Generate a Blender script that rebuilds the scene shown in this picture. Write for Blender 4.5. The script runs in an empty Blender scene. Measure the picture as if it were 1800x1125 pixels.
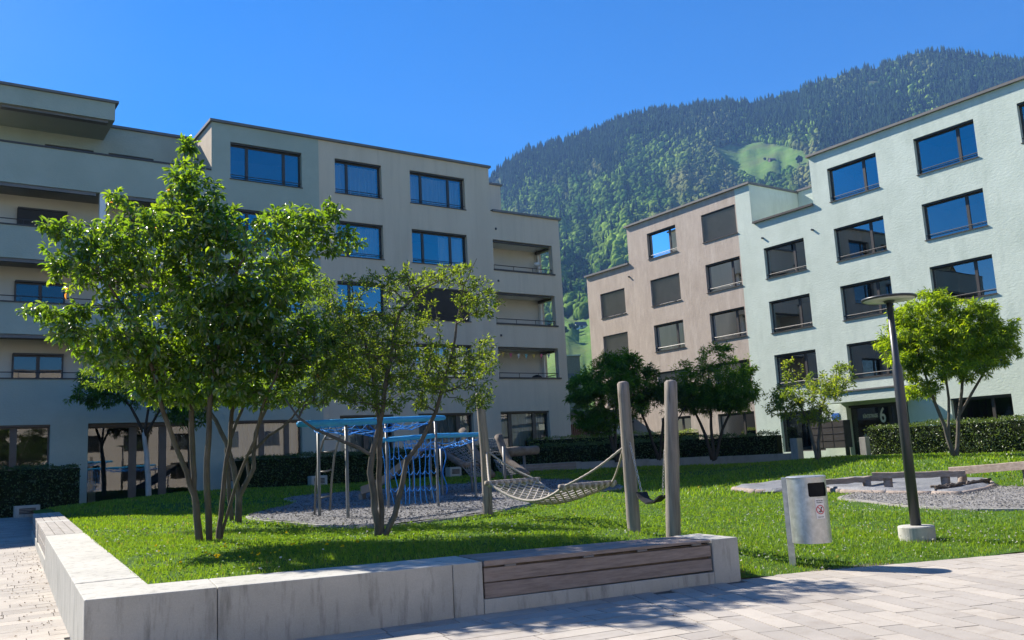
import bpy, bmesh, math, random
import numpy as np
from mathutils import Vector, Matrix

sc = bpy.context.scene
COL = sc.collection
random.seed(7)
RNG = np.random.default_rng(7)

# ------------------------------------------------------------------ camera
# World axes follow the two house fronts: the shaded house front runs along X at Y = 36,
# the sunlit house front runs along Y at X = 36.  The viewer stands at the origin.
F, PITCH, ROLL, HEAD, EYE = 1546.0, math.radians(8.8), math.radians(3.03), math.radians(34.9), 1.6
CAM = np.array([0.0, 0.0, EYE])


def ray(x, y):
    X, Z = (x - 900) / F, -(y - 562.5) / F
    xx = X * math.cos(ROLL) + Z * math.sin(ROLL)
    zz = -X * math.sin(ROLL) + Z * math.cos(ROLL)
    yy = math.cos(PITCH) - zz * math.sin(PITCH)
    z = math.sin(PITCH) + zz * math.cos(PITCH)
    return np.array([xx * math.cos(HEAD) + yy * math.sin(HEAD), -xx * math.sin(HEAD) + yy * math.cos(HEAD), z])


cam_d = bpy.data.cameras.new('camera')
cam = bpy.data.objects.new('camera', cam_d)
COL.objects.link(cam)
fw = Vector(ray(900, 562.5)).normalized()
rt = (Vector(ray(901, 562.5)) - Vector(ray(900, 562.5))).normalized()
up = rt.cross(fw).normalized()
rt = fw.cross(up).normalized()
mw = Matrix((rt, up, -fw)).transposed().to_4x4()
mw.translation = Vector(CAM)
cam.matrix_world = mw
cam_d.sensor_width = 36.0
cam_d.sensor_fit = 'HORIZONTAL'
cam_d.lens = 36.0 * F / 1800.0
cam_d.clip_start = 0.1
cam_d.clip_end = 20000
sc.camera = cam

# ------------------------------------------------------------------ sky, sun, exposure
SUN_EL = math.radians(40)
SUN_H = Vector((-0.30, 0.954, 0)).normalized()
TO_SUN = Vector((SUN_H.x * math.cos(SUN_EL), SUN_H.y * math.cos(SUN_EL), math.sin(SUN_EL)))
w = bpy.data.worlds.new('World')
sc.world = w
w.use_nodes = True
nt = w.node_tree
nt.nodes.clear()
sky = nt.nodes.new('ShaderNodeTexSky')
sky.sky_type = 'NISHITA'
sky.sun_disc = False
sky.sun_elevation = SUN_EL
sky.sun_rotation = math.atan2(SUN_H.x, SUN_H.y)
sky.altitude = 500
sky.air_density = 1.0
sky.dust_density = 0.3
sky.ozone_density = 5.0
bg = nt.nodes.new('ShaderNodeBackground')
bg.inputs['Strength'].default_value = 0.065
out = nt.nodes.new('ShaderNodeOutputWorld')
hs = nt.nodes.new('ShaderNodeHueSaturation')
hs.inputs['Saturation'].default_value = 1.45
hs.inputs['Hue'].default_value = 0.507
nt.links.new(sky.outputs[0], hs.inputs['Color'])
nt.links.new(hs.outputs[0], bg.inputs[0])
nt.links.new(bg.outputs[0], out.inputs[0])
sun_d = bpy.data.lights.new('sun', 'SUN')
sun_d.energy = 4.9
sun_d.angle = math.radians(0.53)
sun_d.color = (1.0, 0.93, 0.83)
sun = bpy.data.objects.new('sun', sun_d)
COL.objects.link(sun)
sun.rotation_euler = TO_SUN.to_track_quat('Z', 'Y').to_euler()
sun.location = (0, 0, 60)
vs = sc.view_settings
vs.view_transform = 'Standard'
vs.look = 'None'
vs.exposure = 1.42
vs.gamma = 1.0
vs.use_curve_mapping = False
cy = sc.cycles
cy.use_adaptive_sampling = True
cy.adaptive_threshold = 0.012
cy.adaptive_min_samples = 48
cy.use_denoising = True
cy.max_bounces = 6
cy.diffuse_bounces = 3
cy.glossy_bounces = 3
cy.transmission_bounces = 4
cy.transparent_max_bounces = 16
cy.volume_bounces = 0
cy.caustics_reflective = False
cy.caustics_refractive = False


# ------------------------------------------------------------------ placing helpers
def onX(x, y, X):
    d = ray(x, y)
    return CAM + d * (X / d[0])


def onY(x, y, Y):
    d = ray(x, y)
    return CAM + d * (Y / d[1])


def onZ(x, y, Z=0.0):
    d = ray(x, y)
    return CAM + d * ((Z - EYE) / d[2])


FWD = np.array([math.sin(HEAD), math.cos(HEAD), 0.0])


def atD(x, y, D):
    """point seen along (x, y) at forward distance D"""
    d = ray(x, y)
    return CAM + d * (D / float(d @ FWD))


# terrain: thin plate spline through levelled points
_c = [(1.6, 9.0, .50), (2.3, 9.5, .53), (4, 9.1, .52), (6, 8.8, .47), (7.4, 8.55, .42), (8.2, 8.3, .34), (8.62, 8.1, .16), (8.6, 7.45, .0),
      (9.7, 7.45, .0), (10.5, 7.1, .0), (11.5, 6.45, .0), (13, 5.8, .0), (16, 4.4, .0), (22, 2.0, .0), (30, -1.5, .0), (9.9, 8.6, .07), (11.5, 7.9, .07),
      (13.3, 8.1, .1), (3.9, 13.6, .60), (5.3, 17.1, .66), (6.07, 12.5, .52), (8.75, 9.2, .32), (9.1, 10.2, .38), (11, 9.6, .16),
      (9.7, 15.0, .50), (3.3, 20, .68), (3.5, 25, .72), (3.2, 34, .60), (6, 34, .70), (11, 34, .8), (21, 33.5, .9), (13.2, 25.8, .74),
      (8.8, 23.3, .66), (7.6, 27.5, .93), (8.5, 31, .95), (17.5, 22, .62), (14, 18.5, .55), (20.5, 29, .82), (24, 31, .9), (28, 27, .8),
      (30, 23.9, .79), (29.5, 21, .9), (27.5, 19.5, .88), (30.5, 17, .82), (33, 24, .75), (33, 10, .8), (27, 12, .66), (20.5, 12.2, .32), (17, 12.8, .3), (18, 9, .24),
      (24, 20.5, .62), (20, 17.5, .42), (14.5, 12.4, .26), (36, 36, .9), (45, 36, 1.0), (36, 5, .8), (25, 6, .5), (36, -5, .7), (-2, 36, .5), (1, 24, .66)]
_c = np.array(_c)


def _phi(r2):
    return 0.5 * r2 * np.log(r2 + 1e-9)


_n = len(_c)
_A = np.zeros((_n + 3, _n + 3))
_A[:_n, :_n] = _phi(((_c[:, None, :2] - _c[None, :, :2]) ** 2).sum(-1)) + np.eye(_n) * 0.6
_A[:_n, _n] = 1
_A[:_n, _n + 1:] = _c[:, :2]
_A[_n:, :_n] = _A[:_n, _n:].T
_w = np.linalg.solve(_A, np.concatenate([_c[:, 2], np.zeros(3)]))


def gz(p):
    p = np.atleast_2d(np.asarray(p, float))[:, :2]
    r = _phi(((p[:, None, :] - _c[None, :, :2]) ** 2).sum(-1)) @ _w[:_n] + _w[_n] + p @ _w[_n + 1:]
    return r


def G(x, y):
    return float(gz([(x, y)])[0])


def hit(x, y, t0=6.0, t1=60.0):
    """where the line of sight through (x, y) meets the lawn"""
    d = ray(x, y)
    d = d / float(d @ FWD)
    ts = np.arange(t0, t1, 0.1)
    P = CAM + ts[:, None] * d
    below = np.nonzero(P[:, 2] < gz(P))[0]
    t = ts[below[0]] if len(below) else t1
    p = CAM + t * d
    p[2] = G(p[0], p[1])
    return p


def pave_z(y):
    a = max(0.0, y - 12)
    return 0.018 * a + 0.0003 * a * a


# ------------------------------------------------------------------ materials
MATS = {}


def nodes(name):
    m = bpy.data.materials.new(name)
    m.use_nodes = True
    t = m.node_tree
    t.nodes.clear()
    o = t.nodes.new('ShaderNodeOutputMaterial')
    MATS[name] = m
    return m, t, o


def N(t, kind, **kw):
    n = t.nodes.new(kind)
    for k, v in kw.items():
        if k.startswith('_'):
            setattr(n, k[1:], v)
        else:
            n.inputs[k.replace('__', ' ')].default_value = v
    return n


def ramp(t, fac, a, b, lo=0.3, hi=0.7):
    r = t.nodes.new('ShaderNodeValToRGB')
    r.color_ramp.elements[0].position = lo
    r.color_ramp.elements[1].position = hi
    r.color_ramp.elements[0].color = (*a, 1)
    r.color_ramp.elements[1].color = (*b, 1)
    t.links.new(fac, r.inputs[0])
    return r.outputs[0]


def mapped(t, stretch, local=False):
    if local:
        g = t.nodes.new('ShaderNodeTexCoord').outputs['Object']
    else:
        g = t.nodes.new('ShaderNodeNewGeometry').outputs['Position']
    mp = t.nodes.new('ShaderNodeMapping')
    mp.inputs['Scale'].default_value = stretch
    t.links.new(g, mp.inputs[0])
    return mp.outputs[0]


def noise(t, vec, scale, detail=5, rough=0.6, dist=0.0):
    n = t.nodes.new('ShaderNodeTexNoise')
    n.inputs['Scale'].default_value = scale
    n.inputs['Detail'].default_value = detail
    n.inputs['Roughness'].default_value = rough
    n.inputs['Distortion'].default_value = dist
    t.links.new(vec, n.inputs[0])
    return n.outputs[0]


def mixc(t, fac, a, b, blend='MIX'):
    m = t.nodes.new('ShaderNodeMix')
    m.data_type = 'RGBA'
    m.blend_type = blend
    for s, v in ((m.inputs[0], fac), (m.inputs[6], a), (m.inputs[7], b)):
        if isinstance(v, (int, float)):
            s.default_value = v
        elif isinstance(v, tuple):
            s.default_value = (*v, 1) if len(v) == 3 else v
        else:
            t.links.new(v, s)
    return m.outputs[2]


def pm(name, c1, c2, scale=4.0, stretch=(1, 1, 1), rough=0.8, bump=0.0, bscale=30.0, bstretch=None, bdist=0.02, spec=0.3,
       stain=None, stain_scale=0.6, stain_stretch=(1, 1, 1), stain_lo=.52, stain_hi=.75, rand=0.0, metal=0.0, fine=0.0, lo=.3, hi=.7, local=False, warp=0.0):
    m, t, o = nodes(name)
    v = mapped(t, stretch, local)
    col = ramp(t, noise(t, v, scale, 6, .62, warp), c1, c2, lo, hi)
    if stain:
        vs_ = mapped(t, stain_stretch, local)
        f = ramp(t, noise(t, vs_, stain_scale, 5, .65), (0, 0, 0), (1, 1, 1), stain_lo, stain_hi)
        col = mixc(t, f, col, stain)
    if fine:
        vf = mapped(t, (1, 1, 1), local)
        f = ramp(t, noise(t, vf, 90, 3, .7), (1 - fine,) * 3, (1 + fine,) * 3, .2, .8)
        col = mixc(t, 1.0, col, f, 'MULTIPLY')
    if rand:
        oi = t.nodes.new('ShaderNodeObjectInfo')
        f = ramp(t, oi.outputs['Random'], (1 - rand,) * 3, (1 + rand, 1 + rand * .9, 1 + rand * .6), 0, 1)
        col = mixc(t, 1.0, col, f, 'MULTIPLY')
    b = N(t, 'ShaderNodeBsdfPrincipled', Roughness=rough, Metallic=metal)
    b.inputs['Specular IOR Level'].default_value = spec
    t.links.new(col, b.inputs['Base Color'])
    if bump:
        vb = mapped(t, bstretch or stretch, local)
        bn = N(t, 'ShaderNodeBump', Strength=bump, Distance=bdist)
        t.links.new(noise(t, vb, bscale, 6, .65), bn.inputs['Height'])
        t.links.new(bn.outputs[0], b.inputs['Normal'])
    t.links.new(b.outputs[0], o.inputs[0])
    return m


# rendered house fronts (brushed plaster, fine relief)
pm('plaster_green', (.335, .375, .315), (.385, .425, .36), .7, bump=.5, bscale=9, bstretch=(1, 1, 2.2), bdist=.02, rough=.9, spec=.15, fine=.05, stain=(.41, .455, .385), stain_scale=.5)
pm('plaster_taupe', (.56, .47, .36), (.62, .525, .405), .9, stretch=(1.5, 1.5, .25), bump=.5, bscale=10, bstretch=(2, 2, .5), bdist=.02, rough=.9, spec=.15, fine=.05, stain=(.51, .43, .33), stain_scale=1.3, stain_stretch=(2.5, 2.5, .16), stain_lo=.5, stain_hi=.8)
pm('plaster_mint', (.545, .61, .525), (.635, .70, .61), .9, bump=.38, bscale=6, bstretch=(1, 1, 2.2), bdist=.03, rough=.9, spec=.15, fine=.05, stain=(.50, .565, .485), stain_scale=1.0, stain_stretch=(1.6, 1.6, .4))
pm('plaster_brown', (.45, .37, .305), (.56, .47, .39), 1.4, stretch=(1.4, 1.4, .6), bump=.42, bscale=7, bstretch=(1.8, 1.8, .7), bdist=.035, rough=.9, spec=.15, fine=.05, stain=(.60, .515, .435), stain_scale=1.6, stain_stretch=(2.4, 2.4, .35))
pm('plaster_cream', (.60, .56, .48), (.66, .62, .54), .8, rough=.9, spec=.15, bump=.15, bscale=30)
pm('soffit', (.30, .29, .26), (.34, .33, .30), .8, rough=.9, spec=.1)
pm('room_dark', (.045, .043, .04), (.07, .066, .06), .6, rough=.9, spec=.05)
pm('metal_bronze', (.050, .044, .040), (.062, .055, .050), 3, rough=.45, spec=.4)
pm('metal_brown', (.105, .082, .064), (.135, .108, .085), 3, rough=.5, spec=.35)
pm('opposite_plaster', (.56, .50, .42), (.64, .575, .485), 1.0, rough=.9)
pm('metal_anthracite', (.035, .037, .042), (.045, .047, .052), 3, rough=.4, spec=.45, bump=.05, bscale=200)
pm('metal_cap', (.13, .125, .12), (.18, .172, .165), 1.2, rough=.5, spec=.4)
pm('blind_metal', (.36, .345, .32), (.42, .40, .375), 2, rough=.45, spec=.4)
pm('blind_dark', (.07, .07, .075), (.09, .09, .095), 2, rough=.45, spec=.4)
pm('white_paint', (.74, .74, .72), (.80, .80, .78), 2, rough=.6)
pm('curtain', (.55, .55, .53), (.64, .64, .62), 2, stretch=(1, 1, .2), rough=.9, spec=.05)
# ground and stone
pm('concrete', (.355, .345, .305), (.465, .45, .40), 1.4, rough=.85, bump=.25, bscale=22, bdist=.01, fine=.12, spec=.25, stain=(.19, .185, .16), stain_scale=1.9, stain_stretch=(5, 5, .8), stain_lo=.52, stain_hi=.78)
pm('concrete_grey', (.28, .265, .24), (.37, .35, .32), 1.6, rough=.88, bump=.25, bscale=25, bdist=.01, fine=.12, spec=.2, stain=(.19, .185, .18), stain_scale=1.3, stain_stretch=(2, 2, .7))
pm('paver', (.325, .297, .265), (.405, .372, .332), 1.1, rough=.9, bump=.35, bscale=160, bdist=.004, fine=.16, spec=.2, rand=.12, stain=(.29, .255, .22), stain_scale=3.2)
pm('paver_joint', (.10, .09, .078), (.14, .125, .11), 8, rough=.95, spec=.1)
pm('mulch', (.15, .148, .15), (.31, .305, .30), 24, rough=.95, bump=1.0, bscale=40, bdist=.04, spec=.1, lo=.34, hi=.66)
pm('gravel', (.20, .195, .19), (.36, .35, .335), 34, rough=.95, bump=1.0, bscale=48, bdist=.03, spec=.1, lo=.34, hi=.66)
pm('soil_lawn', (.045, .085, .016), (.075, .15, .026), 3.5, rough=.95, bump=.8, bscale=30, bdist=.03, spec=.1, stain=(.085, .075, .035), stain_scale=1.8, stain_lo=.62, stain_hi=.8)
pm('ground_far', (.06, .10, .03), (.10, .15, .05), .05, rough=.95, spec=.1)
# timber
pm('wood_bench', (.19, .15, .128), (.33, .27, .235), 2.2, stretch=(1, 6, 14), rough=.75, bump=.35, bscale=8, bstretch=(1, 8, 22), bdist=.01, spec=.25, rand=.07, stain=(.30, .26, .235), stain_scale=1.4, stain_stretch=(1, 3, 3))
pm('wood_post', (.17, .148, .122), (.34, .30, .26), 3.0, stretch=(5, 5, .35), rough=.85, bump=.7, bscale=9, bstretch=(5, 5, .25), bdist=.012, spec=.15, stain=(.11, .095, .08), stain_scale=2.2, stain_stretch=(7, 7, .5), stain_lo=.56, stain_hi=.68)
pm('wood_beam', (.21, .165, .135), (.36, .30, .255), 3.0, stretch=(.6, 3, 8), rough=.85, bump=.5, bscale=8, bstretch=(1, 5, 12), bdist=.012, spec=.15)
pm('wood_grey', (.26, .24, .215), (.38, .355, .32), 3.0, stretch=(3, .5, 8), rough=.85, bump=.4, bscale=8, bstretch=(5, 1, 12), bdist=.01, spec=.15, rand=.06)
pm('wood_dark', (.075, .06, .05), (.15, .122, .10), 3.0, stretch=(2, 2, 2), rough=.85, bump=.4, bscale=12, bdist=.012, spec=.15)
pm('wood_log', (.10, .083, .067), (.20, .17, .14), 3.0, stretch=(2, 2, 2), rough=.85, bump=.4, bscale=12, bdist=.012, spec=.15)
pm('wood_red', (.22, .10, .065), (.30, .145, .095), 3, stretch=(3, 3, .5), rough=.8)
pm('bark', (.075, .062, .045), (.15, .127, .093), 7, stretch=(1, 1, .35), rough=.9, bump=.8, bscale=26, bstretch=(1, 1, .5), bdist=.012, spec=.15, stain=(.10, .115, .06), stain_scale=3)
pm('bark_grey', (.075, .067, .056), (.15, .135, .115), 7, stretch=(1, 1, .5), rough=.9, bump=.6, bscale=26, bdist=.01, spec=.15)
pm('bark_dark', (.04, .034, .028), (.075, .064, .053), 7, stretch=(1, 1, .5), rough=.9, bump=.5, bscale=26, bdist=.01, spec=.1)
pm('trunk_white', (.34, .33, .30), (.44, .43, .40), 5, rough=.9)
# play equipment and furniture
pm('steel', (.14, .14, .135), (.20, .20, .19), 2.5, rough=.45, spec=.4, metal=.3)
pm('galvanised', (.38, .39, .39), (.54, .55, .55), 12, rough=.40, spec=.5, metal=.75, bump=.06, bscale=26, fine=.05, stain=(.62, .63, .63), stain_scale=9)
pm('bin_inside', (.012, .012, .013), (.02, .02, .021), 3, rough=.8, spec=.1)
pm('blue_pad', (.02, .27, .56), (.03, .34, .66), 6, rough=.55, spec=.4)
pm('blue_rope', (.02, .19, .60), (.03, .27, .72), 20, rough=.7, spec=.2)
pm('rope_pale', (.36, .32, .27), (.52, .475, .41), 40, rough=.9, spec=.1, bump=.5, bscale=120)
pm('rope_grey', (.13, .15, .14), (.25, .235, .22), 40, rough=.9, spec=.1)
pm('chain_steel', (.42, .42, .42), (.55, .55, .55), 20, rough=.35, metal=.8)
pm('rubber', (.014, .014, .015), (.024, .024, .025), 20, rough=.7, spec=.3)
pm('tarp', (.15, .155, .165), (.22, .225, .235), 2.0, rough=.6, spec=.35, bump=.8, bscale=5, bdist=.05, stain=(.11, .115, .125), stain_scale=1.4)
pm('lamp_paint', (.034, .038, .044), (.042, .046, .053), 2, rough=.38, spec=.5)
pm('lamp_glass', (.62, .62, .58), (.68, .68, .64), 3, rough=.5, spec=.3)
pm('sign_white', (.74, .72, .69), (.78, .76, .73), 3, rough=.5)
pm('sign_red', (.55, .05, .06), (.60, .07, .08), 3, rough=.5)
pm('sign_black', (.015, .015, .015), (.02, .02, .02), 3, rough=.5)
pm('sign_blue', (.03, .12, .42), (.04, .15, .48), 3, rough=.5)
pm('lettering', (.72, .72, .70), (.78, .78, .76), 3, rough=.6)
pm('roof_slate', (.075, .065, .075), (.11, .10, .11), .3, rough=.8)
pm('roof_tile', (.24, .12, .085), (.30, .16, .115), .3, rough=.8)
pm('litter', (.16, .10, .055), (.30, .21, .12), 30, rough=.9)
pm('bunting_pink', (.55, .14, .22), (.6, .17, .25), 3)
pm('bunting_yellow', (.60, .45, .12), (.65, .5, .15), 3)
pm('bunting_teal', (.20, .45, .46), (.24, .5, .5), 3)
pm('bark_forest', (.05, .043, .035), (.09, .078, .065), 1, rough=.9)

# window glass: clear with a mirror image of whatever stands opposite; the upper panes carry a sun coating
for gname, gbase in (('glass', .21), ('glass_clear', .05)):
    m, t, o = nodes(gname)
    lw = N(t, 'ShaderNodeFresnel', IOR=1.5)
    mt = N(t, 'ShaderNodeMath', _operation='MULTIPLY_ADD')
    mt.inputs[1].default_value = 1.0
    mt.inputs[2].default_value = gbase
    t.links.new(lw.outputs[0], mt.inputs[0])
    tr = N(t, 'ShaderNodeBsdfTransparent', Color=(.62, .66, .66, 1))
    gl = N(t, 'ShaderNodeBsdfGlossy', Roughness=.01, Color=(.95, .97, 1, 1))
    gv = mapped(t, (1, 1, 1))
    gb = N(t, 'ShaderNodeBump', Strength=.04, Distance=.02)
    t.links.new(noise(t, gv, .8, 2, .5), gb.inputs['Height'])
    t.links.new(gb.outputs[0], gl.inputs['Normal'])
    mx = N(t, 'ShaderNodeMixShader')
    t.links.new(mt.outputs[0], mx.inputs[0])
    t.links.new(tr.outputs[0], mx.inputs[1])
    t.links.new(gl.outputs[0], mx.inputs[2])
    t.links.new(mx.outputs[0], o.inputs[0])


def leaf_mat(name, trans=.45, gloss=.06, rough=.35, back=(1.0, 1.0, .55), mult=(4.3, 3.2, 1.4)):
    """leaf colour comes from the leaf's own tint; light passes through the blade"""
    m, t, o = nodes(name)
    at = N(t, 'ShaderNodeAttribute', _attribute_name='tint')
    d = N(t, 'ShaderNodeBsdfDiffuse')
    tl = N(t, 'ShaderNodeBsdfTranslucent')
    t.links.new(at.outputs['Color'], d.inputs[0])
    tc = mixc(t, 1.0, at.outputs['Color'], back, 'MULTIPLY')
    tc2 = mixc(t, 1.0, tc, mult, 'MULTIPLY')
    t.links.new(tc2, tl.inputs[0])
    a = N(t, 'ShaderNodeMixShader')
    a.inputs[0].default_value = trans
    t.links.new(d.outputs[0], a.inputs[1])
    t.links.new(tl.outputs[0], a.inputs[2])
    g = N(t, 'ShaderNodeBsdfGlossy', Roughness=rough)
    b = N(t, 'ShaderNodeMixShader')
    b.inputs[0].default_value = gloss
    t.links.new(a.outputs[0], b.inputs[1])
    t.links.new(g.outputs[0], b.inputs[2])
    t.links.new(b.outputs[0], o.inputs[0])


leaf_mat('leaf_glossy', .56, .085, .34)
leaf_mat('leaf', .54, .04, .45)
leaf_mat('grass_blade', .40, .03, .45, mult=(2.6, 2.3, 1.6))
leaf_mat('forest_leaf', .22, .0, .6, mult=(2.6, 2.3, 1.6))
leaf_mat('hedge_leaf', .30, .06, .40, mult=(2.6, 2.3, 1.6))
leaf_mat('petal', .25, .0, .6, (1, 1, 1), (1, 1, 1))


# ------------------------------------------------------------------ object helpers
class MB:
    """collects shapes that become ONE mesh"""

    def __init__(self):
        self.v, self.f = [], []

    def add(self, vs_, fs):
        b = len(self.v)
        self.v += [tuple(map(float, p)) for p in vs_]
        self.f += [tuple(b + i for i in q) for q in fs]
        return self

    def quad(self, a, b, c, d):
        return self.add([a, b, c, d], [(0, 1, 2, 3)])

    def hexa(self, p):
        return self.add(p, [(0, 3, 2, 1), (4, 5, 6, 7), (0, 1, 5, 4), (1, 2, 6, 5), (2, 3, 7, 6), (3, 0, 4, 7)])

    def box(self, x0, x1, y0, y1, z0, z1):
        return self.hexa([(x0, y0, z0), (x1, y0, z0), (x1, y1, z0), (x0, y1, z0), (x0, y0, z1), (x1, y0, z1), (x1, y1, z1), (x0, y1, z1)])

    def obox(self, c, ax, ay, az):
        """box from centre and three half-axis vectors"""
        c, ax, ay, az = (np.array(q, float) for q in (c, ax, ay, az))
        return self.hexa([c - ax - ay - az, c + ax - ay - az, c + ax + ay - az, c - ax + ay - az,
                          c - ax - ay + az, c + ax - ay + az, c + ax + ay + az, c - ax + ay + az])

    def bar(self, a, b, w_, h_, upv=(0, 0, 1)):
        a, b = np.array(a, float), np.array(b, float)
        d = b - a
        L = np.linalg.norm(d)
        d /= L
        s = np.cross(d, upv)
        if np.linalg.norm(s) < 1e-4:
            s = np.cross(d, (1, 0, 0))
        s /= np.linalg.norm(s)
        u = np.cross(s, d)
        return self.obox((a + b) / 2, d * L / 2, s * w_ / 2, u * h_ / 2)

    def tube(self, pts, r, n=8, cap=True):
        pts = np.array(pts, float)
        k = len(pts)
        r = np.full(k, r, float) if np.isscalar(r) else np.array(r, float)
        tn = np.gradient(pts, axis=0)
        tn /= np.linalg.norm(tn, axis=1)[:, None] + 1e-12
        ref = np.array((0, 0, 1.0)) if abs(tn[0][2]) < .9 else np.array((1.0, 0, 0))
        u = np.cross(tn[0], ref)
        u /= np.linalg.norm(u)
        ang = np.arange(n) * 2 * math.pi / n
        vs_ = []
        for i in range(k):
            u = u - tn[i] * (u @ tn[i])
            u /= np.linalg.norm(u) + 1e-12
            v = np.cross(tn[i], u)
            vs_ += [pts[i] + r[i] * (math.cos(a) * u + math.sin(a) * v) for a in ang]
        fs = [(i * n + j, i * n + (j + 1) % n, (i + 1) * n + (j + 1) % n, (i + 1) * n + j) for i in range(k - 1) for j in range(n)]
        if cap:
            fs += [tuple(range(n - 1, -1, -1)), tuple(range((k - 1) * n, k * n))]
        return self.add(vs_, fs)

    def lathe(self, c, prof, n=32, close=True):
        """prof: (radius, z) pairs, bottom to top, round a vertical axis through c"""
        vs_ = [(c[0] + r * math.cos(a), c[1] + r * math.sin(a), c[2] + z) for r, z in prof for a in np.arange(n) * 2 * math.pi / n]
        k = len(prof)
        fs = [(i * n + j, i * n + (j + 1) % n, (i + 1) * n + (j + 1) % n, (i + 1) * n + j) for i in range(k - 1) for j in range(n)]
        if close:
            fs += [tuple(range(n - 1, -1, -1)), tuple(range((k - 1) * n, k * n))]
        return self.add(vs_, fs)

    def prism(self, poly, z0, z1):
        n = len(poly)
        vs_ = [(p[0], p[1], z0) for p in poly] + [(p[0], p[1], z1) for p in poly]
        fs = [tuple(range(n - 1, -1, -1)), tuple(range(n, 2 * n))] + [(i, (i + 1) % n, n + (i + 1) % n, n + i) for i in range(n)]
        return self.add(vs_, fs)


BASE = {}


def tagged(o, label=None, cat=None, group=None, kind=None):
    if label:
        o['label'] = label
    if cat:
        o['category'] = cat
    if group:
        o['group'] = group
    if kind:
        o['kind'] = kind
    return o


def thing(name, label, cat, loc, group=None):
    o = bpy.data.objects.new(name, None)
    COL.objects.link(o)
    o.empty_display_size = .2
    o.location = tuple(float(q) for q in loc)
    BASE[o.name] = np.array(loc, float)
    return tagged(o, label, cat, group)


def link(me, name, parent=None, origin=(0, 0, 0)):
    o = bpy.data.objects.new(name, me)
    COL.objects.link(o)
    if parent is not None:
        o.parent = parent
        BASE[o.name] = BASE[parent.name]
    else:
        o.location = tuple(float(q) for q in origin)
        BASE[o.name] = np.array(origin, float)
    return o


def build(name, mb, mat, parent=None, origin=None, smooth=False, bevel=0.0):
    """link the collected shapes as one mesh object; vertices are given in world space"""
    if parent is not None:
        org = BASE[parent.name]
    else:
        org = np.array(origin if origin is not None else (0, 0, 0), float)
    V = np.array(mb.v, float) - org
    me = bpy.data.meshes.new(name)
    me.from_pydata(V.tolist(), [], mb.f)
    me.materials.append(MATS[mat])
    if smooth:
        me.polygons.foreach_set('use_smooth', [True] * len(me.polygons))
    me.update()
    o = link(me, name, parent, org if parent is None else (0, 0, 0))
    if bevel:
        md = o.modifiers.new('bevel', 'BEVEL')
        md.width = bevel
        md.segments = 2
        md.limit_method = 'ANGLE'
    return o


def np_mesh(name, V, Fc, mat, parent=None, origin=(0, 0, 0), tint=None, smooth=False):
    """big mesh straight from arrays (triangles or quads)"""
    org = BASE[parent.name] if parent is not None else np.array(origin, float)
    V = np.asarray(V, float) - org
    Fc = np.asarray(Fc, np.int32)
    k = Fc.shape[1]
    me = bpy.data.meshes.new(name)
    me.vertices.add(len(V))
    me.vertices.foreach_set('co', V.astype(np.float32).ravel())
    me.loops.add(Fc.size)
    me.loops.foreach_set('vertex_index', Fc.ravel())
    me.polygons.add(len(Fc))
    me.polygons.foreach_set('loop_start', np.arange(0, Fc.size, k, dtype=np.int32))
    me.polygons.foreach_set('loop_total', np.full(len(Fc), k, np.int32))
    if smooth:
        me.polygons.foreach_set('use_smooth', np.ones(len(Fc), bool))
    me.update(calc_edges=True)
    if tint is not None:
        ca = me.color_attributes.new('tint', 'FLOAT_COLOR', 'POINT')
        c4 = np.ones((len(V), 4), np.float32)
        c4[:, :3] = tint
        ca.data.foreach_set('color', c4.ravel())
    me.materials.append(MATS[mat])
    return link(me, name, parent, org if parent is None else (0, 0, 0))


def text_mesh(name, body, size, mat, origin, right, upv, parent, squeeze=1.0, depth=.004, align='CENTER', bold=0.0):
    """flat lettering as a mesh standing at origin, running along right"""
    cu = bpy.data.curves.new('lettering', 'FONT')
    cu.body = body
    cu.size = size
    cu.extrude = depth
    cu.offset = bold
    cu.align_x = align
    cu.resolution_u = 3
    ob = bpy.data.objects.new('lettering', cu)
    COL.objects.link(ob)
    me = bpy.data.meshes.new_from_object(ob)
    bpy.data.objects.remove(ob)
    r_, u_ = Vector(right).normalized(), Vector(upv).normalized()
    n_ = r_.cross(u_)
    M = Matrix((r_ * squeeze, u_, n_)).transposed().to_4x4()
    M.translation = Vector([float(a) for a in (np.array(origin) - BASE[parent.name])])
    me.transform(M)
    me.materials.clear()
    me.materials.append(MATS[mat])
    return link(me, name, parent)


# ================================================================== ground
WC = np.array([1.37, 8.68])                      # outer corner of the concrete wall
WD = np.array([8.33, 7.45]) - WC
WL = float(np.hypot(*WD))
WD /= WL
WN = np.array([-WD[1], WD[0]])                   # towards the lawn
AD = np.array([2.53, 22.6]) - WC
AD /= np.hypot(*AD)
AN = np.array([AD[1], -AD[0]])                   # from the side arm towards the lawn
EDGE = [(8.33, 7.46), (9.1, 7.28), (10.4, 6.85), (12.4, 6.02), (16, 4.4), (22, 2.0), (30, -1.5), (48, -9.0)]


def y_front(x):
    if x < 8.33:
        s = (x - WC[0]) / WD[0]
        p = WC + WD * s + WN * 0.4
        return float(p[1]) if x < 8.1 else float(7.46 + (p[1] - 7.46) * (8.33 - x) / .23)
    for (x0, y0), (x1, y1) in zip(EDGE, EDGE[1:]):
        if x <= x1:
            return y0 + (y1 - y0) * (x - x0) / (x1 - x0)
    return -9.0


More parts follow.
